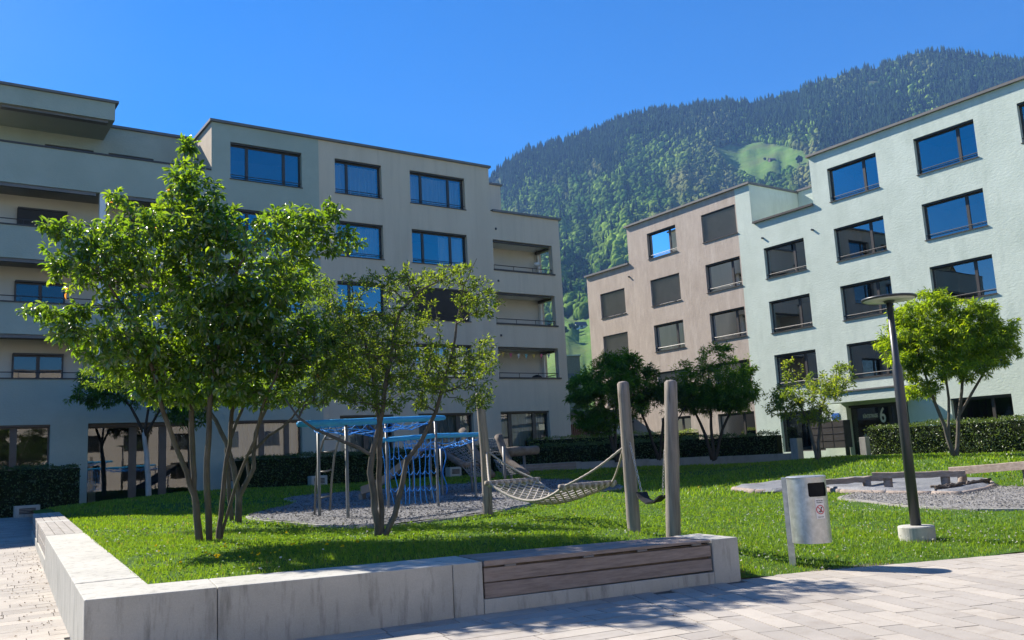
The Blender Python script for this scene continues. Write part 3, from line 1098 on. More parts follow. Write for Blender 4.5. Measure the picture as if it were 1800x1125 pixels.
mb.quad((XR, 25.5, 12.0), (XR, 29.29, 12.0), (42, 29.29, 12.0), (42, 25.5, 12.0))
build('terrace_wall', mb, 'plaster_mint', HR)
mb = MB()
mb.quad((XR, 42.94, -.5), (50, 42.94, -.5), (50, 42.94, 12.7), (XR, 42.94, 12.7))
mb.quad((XR, 38.85, 12), (50, 38.85, 12), (50, 38.85, 15), (XR, 38.85, 15))
mb.quad((50, -16, -.5), (50, 43, -.5), (50, 43, 12.7), (50, -16, 15))
mb.quad((XR, -16, -.5), (50, -16, -.5), (50, -16, 15.2), (XR, -16, 15.2))
mb.quad((XR, 29.29, 15.0), (50, 29.29, 15.0), (50, 38.85, 15.0), (XR, 38.85, 15.0))
mb.quad((XR, 38.85, 12.7), (50, 38.85, 12.7), (50, 42.94, 12.7), (XR, 42.94, 12.7))
mb.quad((XR, -16, 15.2), (50, -16, 15.2), (50, 25.5, 15.2), (XR, 25.5, 15.2))
build('rear_wall', mb, 'plaster_brown', HR)
mb = MB()
fbox(mb, MR, 25.53, 29.27, 14.05, 15.12, 4.0, 6.0)
tc = build('terrace_canopy', mb, 'plaster_mint', HR)
mb = MB()
fbox(mb, MR, 25.52, 29.27, 15.122, 15.23, 3.9, 6.0)
build('roof_edge', mb, 'metal_cap', tc)
for u0, u1, z in ((-16, 25.6, 15.30), (38.86, 43.06, 12.77)):
    build('roof_edge', cap(MB(), MR, u0, u1, z, -.13), 'metal_cap', HR)
mb = MB()
cap(mb, MR, 29.2, 38.97, 15.07, -.13)
fbox(mb, MR, 29.2, 29.42, 15.05, 15.16, .352, 4.5)
build('roof_edge', mb, 'metal_cap', HR)
mb = MB()
cap(mb, MR, 25.5, 29.2, 12.89, -.13, .3, .1)
build('parapet_cap', mb, 'metal_bronze', HR)
for r, (z0, z1) in enumerate(ROWS_R):
    for c in ((K1,) if r else ()) + (K2, K3, K4, K5, K6):
        window(HR, MR, c[0], c[1], z0, z1, (.30,), None, d=.18)
for r, (z0, z1) in enumerate(ROWS_B):
    for c, col in enumerate((D1, D2, D3)):
        if r == 0 and c == 2:
            continue
        f_ = {(0, 0): 'blind', (1, 1): 'blind', (1, 2): 'blind', (2, 2): 'blind', (2, 1): 'curtain', (3, 1): 'blind', (3, 2): 'blind'}.get((r, c))
        window(HR, MR, col[0], col[1], z0, z1, (.28,), f_, d=.18, rail=not (f_ == 'blind'))
for u0, u1, z1, f_ in ((26.27, 28.73, 3.05, None), (17.47, 19.95, 3.02, None), (13.05, 15.7, 3.02, None), (8.6, 11.25, 3.02, None), (4.2, 6.85, 3.02, None), (30.33, 32.8, 3.25, None), (34.8, 37.1, 3.32, 'curtain'), (39.43, 41.7, 3.3, 'blind')):
    window(HR, MR, u0, u1, 1.1 if u0 < 30 else 1.0, z1, (.34,), f_, rail=False, sill=False, d=.18)
for u, z in ((28.7, 12.0), (38.9, 12.0), (25.7, 11.7)):
    mbi = MB()
    mbi.tube([(XR + .02, u, z), (XR - .1, u, z - .01)], .05, 8)
    build('overflow_pipe', mbi, 'metal_anthracite', HR)
# entrance
ent = window(HR, lambda u, z, d=0.0: (XR + .30 + d, u, z), 21.88, 24.95, .6, 3.10, (.28, .36), None, rail=False, sill=False, d=.05, box=.1, label='dark glazed entrance door screen with street name and number six')
mb = MB()
for q in (((XR + .28, 21.88, .6), (XR + .28, 21.88, 3.1), (XR + .42, 21.88, 3.1), (XR + .42, 21.88, .6)), ((XR + .28, 24.95, .6), (XR + .28, 24.95, 3.1), (XR + .42, 24.95, 3.1), (XR + .42, 24.95, .6)),
          ((XR + .28, 21.88, 3.1), (XR + .28, 24.95, 3.1), (XR + .42, 24.95, 3.1), (XR + .42, 21.88, 3.1)), ((XR - .5, 21.88, .62), (XR - .5, 24.95, .62), (XR + .42, 24.95, .62), (XR + .42, 21.88, .62))):
    mb.quad(*q)
build('entrance_recess', mb, 'plaster_mint', HR)
mb = MB()
mb.box(XR - 1.3, XR - .004, 21.6, 25.2, 3.22, 3.66)
cn = build('entrance_canopy', mb, 'plaster_mint', HR)
mb = MB()
mb.box(XR - 1.36, XR - .006, 21.54, 25.26, 3.665, 3.73)
build('roof_edge', mb, 'metal_cap', cn)
XG = XR + .30 + .05 + .015
text_mesh('lettering', 'BÜNTISTRASSE', .23, 'lettering', (XG, float(onX(1530, 733, XG)[1]), float(onX(1532, 734, XG)[2])), (0, -1, 0), (0, 0, 1), ent, .50, .004, 'CENTER', .004)
text_mesh('house_number', '6', .95, 'lettering', (XG, float(onX(1553, 742, XG)[1]), float(onX(1553, 742, XG)[2])), (0, -1, 0), (0, 0, 1), ent, .66, .004, 'CENTER', .012)
mb = MB()


def gpt(a_, b_):
    return (XG, 24.80 - a_ * 1.75, 1.30 + b_ * .62)


for pl in ([(.02, .25), (.2, .45), (.45, .62), (.7, .55), (.98, .42), (.98, .3), (.7, .22), (.4, .1), (.1, .08), (.02, .25)], [(.25, .5), (.25, .8), (.33, .55)], [(.2, .62), (.55, .78), (.58, .62)],
           [(.9, .45), (.92, .85)], [(.05, .33), (.4, .36), (.72, .42)], [(.45, .2), (.6, .42), (.75, .3), (.62, .2)], [(.1, .18), (.35, .3), (.5, .25)]):
    mb.tube([gpt(*q) for q in pl], .008, 4)
build('line_drawing', mb, 'lettering', ent)
mb = MB()
mb.box(XR - .03, XR - .003, 25.35, 25.75, 2.5, 2.8)
build('street_sign', mb, 'sign_blue', HR)

# ---------------------------------------------------------------- pale house opposite, behind the viewer (seen mirrored in the ground floor panes)


def MO(u, z, d=0.0):
    return (u, -24 - d, z)


HO = thing('apartment_house', 'pale sunlit house mirrored in the ground floor windows of the shaded house', 'building', (5, -30, 0))
oh = [(u, u + 2.4, z, z + 1.6) for u in np.arange(-32, 44, 4.6) for z in (1.2, 4.2, 7.2, 10.2)]
front_wall('front_wall', MO, [(-36, 46, -.5, 12.6)], oh, 'opposite_plaster', HO)
mb = MB()
mb.quad((-36, -24, 12.6), (46, -24, 12.6), (46, -36, 12.6), (-36, -36, 12.6))
mb.quad((-36, -36, -.5), (46, -36, -.5), (46, -36, 12.6), (-36, -36, 12.6))
build('rear_wall', mb, 'plaster_cream', HO)
build('roof_edge', cap(MB(), MO, -36.1, 46.1, 12.6), 'metal_cap', HO)
for q in oh:
    window(HO, MO, *q, (.3,), None, rail=False, room=False, d=.18)
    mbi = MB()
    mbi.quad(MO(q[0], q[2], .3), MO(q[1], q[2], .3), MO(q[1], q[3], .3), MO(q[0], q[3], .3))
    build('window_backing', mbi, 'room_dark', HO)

pm('hedge_core0', (.03, .07, .02), (.06, .11, .03), 6, rough=.8)
# things left on the loggias
q = onY(944, 664, 37.0)
gr = thing('covered_grill', 'black covered round grill on the lowest corner loggia', 'grill', (q[0], 37.0, 4.7))
build('cover', MB().lathe((q[0], 37.0, 4.7), [(.28, .45), (.34, .6), (.33, .82), (.22, .98), (.05, 1.04)], 20), 'rubber', gr, smooth=True)
for k in range(3):
    a_ = k * 2.1
    build('leg', MB().tube([(q[0] + .26 * math.cos(a_), 37.0 + .26 * math.sin(a_), 4.7), (q[0] + .16 * math.cos(a_), 37.0 + .16 * math.sin(a_), 5.16)], .02, 6), 'metal_anthracite', gr)
q = onY(884, 465, 36.9)
tb = thing('balcony_table', 'small wooden table on the top corner loggia', 'table', (q[0], 36.9, 10.18))
build('table_top', MB().box(q[0] - .35, q[0] + .35, 36.7, 37.1, 10.98, 11.03), 'wood_red', tb)
for dx in (-.3, .3):
    build('leg', MB().box(q[0] + dx - .03, q[0] + dx + .03, 36.85, 36.95, 10.18, 10.98), 'wood_red', tb)
q = onY(944, 466, 37.0)
lp = thing('pendant_lamp', 'white pendant lamp hanging in the top corner loggia', 'lamp', (q[0], 37.0, q[2]))
build('shade', MB().lathe((q[0], 37.0, q[2]), [(.06, .14), (.16, .12), (.2, 0), (.12, -.06)][::-1], 20), 'white_paint', lp, smooth=True)
build('cord', MB().tube([(q[0], 37.0, q[2] + .14), (q[0], 37.0, 12.5)], .01, 5), 'metal_anthracite', lp)
for k, (x, y, zf, lb) in enumerate(((895, 660, 4.7, 'small potted plant at the rail of the lowest corner loggia'), (12, 252, 13.0, 'dark potted shrub on the top terrace at the picture edge'))):
    Y_ = 36.5 if k == 0 else 37.2
    q = onY(x, y, Y_)
    pt = thing('potted_plant', lb, 'plant', (q[0], Y_, zf))
    build('pot', MB().lathe((q[0], Y_, zf), [(.12, .0), (.17, .35), (.15, .36)], 14), 'roof_tile', pt, smooth=True)
    rg0 = np.random.default_rng(k)
    mbp = MB()
    for i in range(60):
        d_ = rg0.normal(size=3)
        d_[2] = abs(d_[2]) * 1.6
        d_ *= (.28 if k == 0 else .45) / np.linalg.norm(d_)
        a_ = np.array([q[0], Y_, zf + .36]) + d_ * rg0.random()
        b_ = a_ + d_ * .6
        s_ = np.cross(d_, rg0.normal(size=3)) * .25
        mbp.add([a_, (a_ + b_) / 2 + s_, b_, (a_ + b_) / 2 - s_], [(0, 1, 2, 3)])
    build('foliage', mbp, 'hedge_core0', pt)


# ================================================================== mountain
def azte(x, y):
    d = ray(x, y)
    return math.atan2(d[0], d[1]), d[2] / math.hypot(d[0], d[1])


_r = [azte(*q) for q in [(100, 800), (300, 720), (500, 620), (700, 490), (800, 405), (845, 345), (866, 312), (880, 296), (905, 280), (940, 264), (1000, 247), (1060, 228), (1100, 210), (1145, 198), (1190, 195), (1240, 188), (1290, 183), (1335, 184), (1370, 176), (1400, 166),
                         (1440, 148), (1490, 134), (1530, 122), (1565, 113), (1600, 104), (1640, 98), (1680, 97), (1720, 102), (1760, 110), (1800, 110), (1900, 118), (2100, 170), (2400, 300), (2900, 480)]]
R_AZ, R_TE = np.array([q[0] for q in _r]), np.array([q[1] for q in _r])
D0, DR = 330.0, 2300.0


def vnoise(x, y, seed=0):
    """smooth value noise"""
    xi, yi = np.floor(x).astype(int), np.floor(y).astype(int)
    xf, yf = x - xi, y - yi
    u, v = xf * xf * (3 - 2 * xf), yf * yf * (3 - 2 * yf)

    def h(a_, b_):
        n = np.sin(a_ * 127.1 + b_ * 311.7 + seed * 74.7) * 43758.5453
        return n - np.floor(n)
    return (h(xi, yi) * (1 - u) + h(xi + 1, yi) * u) * (1 - v) + (h(xi, yi + 1) * (1 - u) + h(xi + 1, yi + 1) * u) * v


def fbm(x, y, seed=0, o=4):
    s, a_ = 0, .5
    for k in range(o):
        s = s + a_ * vnoise(x * 2 ** k, y * 2 ** k, seed + k)
        a_ *= .5
    return s / .94 - .5


def mount_z(az, d):
    te = np.interp(az, R_AZ, R_TE) + .009 * fbm(az * 75, az * 0 + .5, 61, 3)
    t = (d - D0) / (DR - D0)
    tc = np.clip(t, 0, 1)
    gte = te * (.04 + .96 * tc ** .78)
    z = EYE + d * gte
    z = np.where(t > 1, EYE + DR * te - (d - DR) * .55, z)
    z = np.where(t < 0, EYE + d * te * .04 + (d - D0) * .0, z)
    rel = np.sin(np.clip(t, 0, 1) * math.pi) ** .7
    z = z + rel * (110 * fbm(az * 9, d / 520, 3) + 55 * fbm(az * 34, d / 420, 9) + 22 * fbm(az * 110, d / 110, 15))
    return z


naz, nd = 260, 150
azs = np.linspace(math.radians(8), math.radians(82), naz)
ds = np.concatenate([np.linspace(140, 330, 12)[:-1], np.linspace(330, 2300, nd - 21), np.linspace(2330, 2700, 10)])
nd = len(ds)
AZ, DD = np.meshgrid(azs, ds, indexing='ij')
ZZ = mount_z(AZ, DD)
lowfade = np.clip((DD - 140) / 190, 0, 1)
ZZ = np.where(DD < 330, -1.5 + (mount_z(AZ, np.full_like(DD, 330.0)) + 1.5) * lowfade, ZZ)
Vm = np.column_stack([(DD * np.sin(AZ)).ravel(), (DD * np.cos(AZ)).ravel(), ZZ.ravel()])
ii, jj = np.meshgrid(np.arange(naz - 1), np.arange(nd - 1), indexing='ij')
a = (ii * nd + jj).ravel()
# meadow and forest floor
m, t, o = nodes('mountain')
v = mapped(t, (1, 1, 1))
meadow = ramp(t, noise(t, mapped(t, (1, 1, 3)), .035, 6, .65), (.075, .155, .028), (.13, .21, .048), .35, .68)
meadow = mixc(t, ramp(t, noise(t, mapped(t, (1, 1, 2)), .012, 5, .6), (0, 0, 0), (1, 1, 1), .45, .62), meadow, (.11, .155, .045))
floor_ = ramp(t, noise(t, v, .02, 6, .6), (.03, .055, .018), (.085, .10, .04), .3, .7)
at = N(t, 'ShaderNodeAttribute', _attribute_name='tint')
col = mixc(t, at.outputs['Fac'], floor_, meadow)
b = N(t, 'ShaderNodeBsdfPrincipled', Roughness=.95)
b.inputs['Specular IOR Level'].default_value = .05
bn = N(t, 'ShaderNodeBump', Strength=.5, Distance=3.0)
t.links.new(noise(t, v, .15, 5, .6), bn.inputs['Height'])
t.links.new(bn.outputs[0], b.inputs['Normal'])
t.links.new(col, b.inputs['Base Color'])
t.links.new(b.outputs[0], o.inputs[0])


def to_px(P):
    d = P - CAM
    yy = d[:, 0] * math.sin(HEAD) + d[:, 1] * math.cos(HEAD)
    xx = d[:, 0] * math.cos(HEAD) - d[:, 1] * math.sin(HEAD)
    Y = yy * math.cos(PITCH) + d[:, 2] * math.sin(PITCH)
    zz = -yy * math.sin(PITCH) + d[:, 2] * math.cos(PITCH)
    X_ = xx * math.cos(ROLL) - zz * math.sin(ROLL)
    Z_ = xx * math.sin(ROLL) + zz * math.cos(ROLL)
    return 900 + F * X_ / Y, 562.5 - F * Z_ / Y


def mount_hit(x, y):
    az, te = azte(x, y)
    d = np.arange(335, 2300, 4.0)
    z = mount_z(np.full_like(d, az), d)
    k = np.nonzero(EYE + d * te < z)[0]
    dd = d[k[0]] if len(k) else 2300.0
    return np.array([dd * math.sin(az), dd * math.cos(az), float(mount_z(np.array([az]), np.array([dd]))[0])])


# the pasture on the slope, in ground coordinates (direction, distance)
_pc = [mount_hit(*q) for q in ((1252, 263), (1300, 257), (1345, 252), (1390, 262), (1425, 275), (1436, 304), (1375, 309), (1316, 322), (1292, 303), (1268, 281))]
PAST = np.array([(math.atan2(p[0], p[1]), math.hypot(p[0], p[1])) for p in _pc])


def in_poly(x, y, poly):
    ins = np.zeros(len(x), bool)
    n = len(poly)
    for i in range(n):
        (x0, y0), (x1, y1) = poly[i], poly[(i + 1) % n]
        c = ((y0 > y) != (y1 > y))
        with np.errstate(divide='ignore', invalid='ignore'):
            ins ^= c & (x < (x1 - x0) * (y - y0) / (y1 - y0 + 1e-12) + x0)
    return ins


D_FOREST = 860.0


def is_meadow(az, d):
    edge = D_FOREST + 140 * fbm(az * 40, d / 300, 5) + 60 * np.sin(az * 60)
    return (d < edge) | in_poly(az + .004 * fbm(az * 200, d / 60, 2), d + 40 * fbm(az * 90, d / 90, 8), PAST)


md = is_meadow(AZ.ravel(), DD.ravel()).astype(float)
mo = np_mesh('mountain', Vm, np.column_stack([a, a + nd, a + nd + 1, a + 1]), 'mountain', tint=np.repeat(md[:, None], 3, 1), smooth=True)
tagged(mo, kind='structure')

# forest trees
NT = 46000
az = RNG.uniform(math.radians(30), math.radians(68), NT)
dd = np.sqrt(RNG.uniform(560 ** 2, 2340 ** 2, NT))
z = mount_z(az, dd)
P = np.column_stack([dd * np.sin(az), dd * np.cos(az), z])
px, py = to_px(P)
roof_r = np.interp(px, [840, 862, 985, 1030, 1100, 1290, 1320, 1425, 1800, 1900], [400, 400, 620, 640, 500, 400, 410, 320, 200, 200])
keep = (px > 835) & (px < 1850) & (py < roof_r + 25) & ~is_meadow(az, dd)
# thin out some scree and clearings
clear = fbm(az * 30, dd / 170, 21)
keep &= ~((clear > .20) & (RNG.random(NT) < .75))
P, az, dd, px, py = P[keep], az[keep], dd[keep], px[keep], py[keep]
ridge_te = np.interp(az, R_AZ, R_TE)
te = (P[:, 2] - EYE) / dd
below = (ridge_te - te) * F                      # how far under the skyline, in picture units
kind_n = fbm(az * 26, dd / 240, 31)
pc = np.clip(1.05 - below / 95 + 1.6 * kind_n, .06, .97)
pc = np.where(px > 1440, np.clip(.75 + 1.2 * kind_n, .2, .95), pc)
con = RNG.random(len(P)) < pc


def ico(seed):
    bm = bmesh.new()
    bmesh.ops.create_icosphere(bm, subdivisions=2, radius=1.0)
    r = random.Random(seed)
    for v_ in bm.verts:
        v_.co *= 1 + r.uniform(-.28, .22)
        v_.co.z *= 1.15
    bmesh.ops.triangulate(bm, faces=bm.faces[:])
    bm.verts.index_update()
    V_ = np.array([v_.co[:] for v_ in bm.verts])
    F_ = np.array([[q.index for q in f.verts] for f in bm.faces])
    bm.free()
    return V_, F_


def fir(seed):
    r = random.Random(seed)
    V_, F_ = [], []
    for k, (z0, z1, rr) in enumerate(((.08, .5, 1.0), (.34, .76, .72), (.6, 1.0, .45))):
        b_ = len(V_)
        n = 6
        V_ += [(rr * (1 + r.uniform(-.25, .2)) * math.cos(i * 2 * math.pi / n + k), rr * (1 + r.uniform(-.25, .2)) * math.sin(i * 2 * math.pi / n + k), z0 + r.uniform(-.03, .03)) for i in range(n)] + [(0, 0, z1)]
        F_ += [(b_ + i, b_ + (i + 1) % n, b_ + n) for i in range(n)]
    return np.array(V_), np.array(F_)


def scatter(bases, pos, scl, yaw, tint):
    Vs, Fs, Ts = [], [], []
    off = 0
    which = np.arange(len(pos)) % len(bases)
    for k, (bv, bf) in enumerate(bases):
        s = which == k
        if not s.any():
            continue
        p_, c_, y_, t_ = pos[s], scl[s], yaw[s], tint[s]
        ca, sa = np.cos(y_)[:, None], np.sin(y_)[:, None]
        x = bv[None, :, 0] * ca - bv[None, :, 1] * sa
        y = bv[None, :, 0] * sa + bv[None, :, 1] * ca
        V_ = np.stack([p_[:, 0:1] + x * c_[:, 0:1], p_[:, 1:2] + y * c_[:, 0:1], p_[:, 2:3] + bv[None, :, 2] * c_[:, 1:2]], -1)
        n, q = len(p_), len(bv)
        Vs.append(V_.reshape(-1, 3))
        Fs.append((bf[None] + (off + np.arange(n) * q)[:, None, None]).reshape(-1, 3))
        Ts.append(np.repeat(t_, q, 0))
        off += n * q
    return np.concatenate(Vs), np.concatenate(Fs), np.concatenate(Ts)


n = int(con.sum())
h = RNG.uniform(13, 31, n)
bt = RNG.uniform(.6, 1.35, (n, 1))
fv = scatter([fir(k) for k in range(5)], P[con], np.column_stack([h * RNG.uniform(.15, .21, n), h]), RNG.uniform(0, 6.28, n), np.array([[.022, .046, .022]]) * bt)
n = int((~con).sum())
r_ = RNG.uniform(3.6, 6.8, n)
mixr = np.clip(.45 + 2.2 * fbm(az[~con] * 30, dd[~con] / 180, 41) + RNG.normal(0, .22, n), 0, 1)[:, None]
tint = (np.array([[.040, .098, .020]]) * (1 - mixr) + np.array([[.18, .275, .048]]) * mixr) * RNG.uniform(.6, 1.3, (n, 1))
olive = np.clip((fbm(az[~con] * 22, dd[~con] / 330, 52) - .02) * 5 * (dd[~con] > 1250), 0, 1)[:, None]
tint = tint * (1 - .7 * olive) + np.array([[.20, .195, .09]]) * .7 * olive
pd = P[~con].copy()
pd[:, 2] += r_ * .75
dv = scatter([ico(k) for k in range(8)], pd, np.column_stack([r_, r_ * RNG.uniform(.9, 1.35, n)]), RNG.uniform(0, 6.28, n), tint)
tagged(np_mesh('forest', fv[0], fv[1], 'forest_leaf', tint=fv[2]), 'dark conifers along the mountain ridge and upper slope', 'forest', kind='stuff')
tagged(np_mesh('forest', dv[0], dv[1], 'forest_leaf', tint=dv[2], smooth=True), 'pale green broadleaf forest covering the mountain slope', 'forest', kind='stuff')


# farm buildings on the slope
def farmhouse(name, label, c, w_, d_, h_, rh, roof, wallm, yaw):
    """gabled building: walls, roof, door"""
    c = np.array(c)
    e = np.array([math.cos(yaw), math.sin(yaw), 0])
    f = np.array([-math.sin(yaw), math.cos(yaw), 0])
    r = thing(name, label, 'building', c)
    up_ = np.array([0, 0, 1.0])
    q = [c - e * w_ / 2 - f * d_ / 2, c + e * w_ / 2 - f * d_ / 2, c + e * w_ / 2 + f * d_ / 2, c - e * w_ / 2 + f * d_ / 2]
    lo = [p_ - up_ * 3 for p_ in q]
    hi = [p_ + up_ * h_ for p_ in q]
    g0, g1 = c - e * w_ / 2 + up_ * (h_ + rh), c + e * w_ / 2 + up_ * (h_ + rh)
    mb_ = MB()
    mb_.add(lo + hi + [g0, g1], [(0, 1, 5, 4), (1, 2, 6, 5), (2, 3, 7, 6), (3, 0, 4, 7), (4, 7, 8), (5, 9, 6)])
    build('wall', mb_, wallm, r)
    mb_ = MB()
    ov = .12
    for s in (-1, 1):
        a0 = c - e * w_ * (.5 + ov / 2) + f * s * d_ * (.5 + ov) + up_ * (h_ - rh * ov * 2)
        a1 = c + e * w_ * (.5 + ov / 2) + f * s * d_ * (.5 + ov) + up_ * (h_ - rh * ov * 2)
        t0_, t1_ = g0 - e * w_ * ov / 2 + up_ * .25, g1 + e * w_ * ov / 2 + up_ * .25
        mb_.quad(a0, a1, t1_, t0_)
    build('roof', mb_, roof, r)
    mb_ = MB()
    mb_.obox(c - f * (d_ / 2 + .05) + up_ * h_ * .45, e * w_ * .12, f * .05, up_ * h_ * .42)
    build('door', mb_, 'wood_dark', r)
    return r


yaw_b = -HEAD + math.radians(14)
p = mount_hit(1021, 576)
p[2] -= .5
D = np.hypot(p[0], p[1]) / 1546
farmhouse('barn', 'barn with dark roof and white base on the meadow between the houses', p, 19 * D, 10 * D, 5.0 * D, 6 * D, 'roof_slate', 'white_paint', yaw_b)
p = mount_hit(1357, 283)
D = np.hypot(p[0], p[1]) / 1546
farmhouse('alpine_hut', 'tiny dark hut on the high pasture', p, 11 * D, 7 * D, 2.2 * D, 2.6 * D, 'roof_slate', 'wood_dark', yaw_b)
p = atD(1001, 640, 210)
p[2] = 1.0
r = thing('flat_roof_house', 'pale flat-roofed house just beyond the gap between the houses', 'building', p)
q = atD(1001, 629, 210)
e = np.array([math.cos(-HEAD), math.sin(-HEAD), 0])
fv_ = np.array([math.sin(HEAD), math.cos(HEAD), 0])
hh = q[2] - p[2]
build('wall', MB().obox(p + np.array([0, 0, hh / 2]), e * 2.3, fv_ * 3, (0, 0, hh / 2)), 'wood_log', r)
build('roof', MB().obox(p + np.array([0, 0, hh + .2]), e * 2.6, fv_ * 3.4, (0, 0, .14)), 'concrete', r)
build('window', MB().obox(p + np.array([0, 0, hh * .8]) - fv_ * 3.02, e * 1.2, fv_ * .05, (0, 0, .6)), 'metal_anthracite', r)


def lone_tree(name, label, p, rad, hgt, tints, nb=7, seed=0, group=None):
    """small far tree: trunk and a crown of many leafy clumps"""
    rg = np.random.default_rng(seed)
    r = thing(name, label, 'tree', p, group)
    build('trunk', MB().tube([p - np.array([0, 0, rad * .3]), p + np.array([0, 0, hgt * .6])], [rad * .1, rad * .05], 6), 'bark_forest', r)
    u = rg.normal(size=(nb, 3))
    u /= np.linalg.norm(u, axis=1)[:, None]
    c_ = p + np.array([0, 0, hgt * .62]) + u * np.array([rad * .6, rad * .6, hgt * .24])
    s_ = np.column_stack([rg.uniform(.35, .6, nb) * rad, rg.uniform(.3, .5, nb) * rad])
    tv_ = np.array(tints)[rg.integers(0, len(tints), nb)] * rg.uniform(.8, 1.2, (nb, 1))
    V_, F_, T_ = scatter([ico(k + 50) for k in range(4)], c_, s_, rg.uniform(0, 6.28, nb), tv_)
    np_mesh('crown', V_, F_, 'forest_leaf', r, tint=T_)
    return r


GRN = [(.04, .085, .02), (.07, .12, .03), (.03, .065, .02)]
for k, (x, y, w_, lb) in enumerate(((1004, 580, 9, 'round tree left of the barn, farther one'), (1012, 582, 9, 'round tree touching the barn on the meadow'), (992, 590, 14, 'dark tree clump below the barn beside the taupe house corner'), (1010, 550, 9, 'small tree on the meadow above the barn'))):
    p = mount_hit(x, y)
    D = np.hypot(p[0], p[1]) / 1546
    lone_tree('meadow_tree', lb, p, w_ * D * .6, w_ * D * 1.2, GRN, 9, 100 + k, 'trees round the barn')
for k, (x, y, w_, lb) in enumerate(((1406, 292, 12, 'dark tree standing at the edge of the high pasture by the mint roof'), (1345, 284, 5, 'low shrub beside the tiny hut'))):
    p = mount_hit(x, y)
    D = np.hypot(p[0], p[1]) / 1546
    lone_tree('pasture_tree', lb, p, w_ * D * .5, w_ * D * 1.5, [(.02, .04, .02), (.03, .055, .02)], 9, 200 + k)

# air between the viewer and the mountain
HAZE_D = 1.1e-4
m, t, o = nodes('haze_air')
pv_ = N(t, 'ShaderNodeVolumePrincipled', Density=HAZE_D, Anisotropy=.0)
pv_.inputs['Color'].default_value = (.26, .50, 1.0, 1)
t.links.new(pv_.outputs[0], o.inputs['Volume'])
mb = MB()
mb.box(-950, 3050, -950, 3050, -2.5, 1400)
tagged(build('haze', mb, 'haze_air'), kind='stuff')


# ================================================================== trees
def leaf_mesh(pos, direc, nrm, length, width, droop=.15, fold=.25, fine=False):
    """one folded blade per row: returns vertices and triangles"""
    d = direc / (np.linalg.norm(direc, axis=1)[:, None] + 1e-9)
    s = np.cross(d, nrm)
    s /= np.linalg.norm(s, axis=1)[:, None] + 1e-9
    u = np.cross(s, d)
    L, W = length[:, None], width[:, None]
    n = len(pos)
    if fine:
        p0 = pos
        p1 = pos + d * L * .38 + s * W * .5 + u * W * fold
        p2 = pos + d * L * .38 - s * W * .5 + u * W * fold
        p3 = pos + d * L * .72 + s * W * .36 + u * (W * fold - L * droop * .4)
        p4 = pos + d * L * .72 - s * W * .36 + u * (W * fold - L * droop * .4)
        p5 = pos + d * L - u * L * droop
        pm_ = pos + d * L * .55 - u * L * droop * .2
        V_ = np.stack([p0, p1, p2, p3, p4, p5, pm_], 1).reshape(-1, 3)
        T = np.array([(0, 1, 6), (1, 3, 6), (3, 5, 6), (0, 6, 2), (2, 6, 4), (4, 6, 5)])
        k = 7
    else:
        p0 = pos
        p1 = pos + d * L * .45 + s * W * .5 + u * W * fold
        p2 = pos + d * L * .45 - s * W * .5 + u * W * fold
        p3 = pos + d * L - u * L * droop
        V_ = np.stack([p0, p1, p2, p3], 1).reshape(-1, 3)
        T = np.array([(0, 1, 3), (0, 3, 2)])
        k = 4
    F_ = (T[None] + (np.arange(n) * k)[:, None, None]).reshape(-1, 3)
    return V_, F_, k


def ellip_points(ells, n, D, rg, shell=.35):
    """points in a union of ellipsoids; each (x, y, rx, ry, depth offset, depth radius, weight) as seen from the path"""
    ells = [tuple(e) + (0.0, None, 1.0)[len(e) - 4:] for e in ells]
    wts = np.array([e[2] * e[3] * e[6] for e in ells])
    wts /= wts.sum()
    out_ = []
    right = np.array([math.cos(HEAD), -math.sin(HEAD), 0])
    for e, w_ in zip(ells, wts):
        k = max(3, int(round(n * w_)))
        u = rg.normal(size=(k, 3))
        u /= np.linalg.norm(u, axis=1)[:, None]
        r = rg.random(k) ** shell
        c = atD(e[0], e[1], D + e[4])
        s = (D + e[4]) / F
        dr = e[5] if e[5] is not None else .8 * max(e[2], e[3]) * s
        q = u * r[:, None]
        out_.append(c + q[:, :1] * e[2] * s * right + q[:, 1:2] * dr * FWD + q[:, 2:3] * np.array([0, 0, e[3] * s]))
    return np.concatenate(out_)


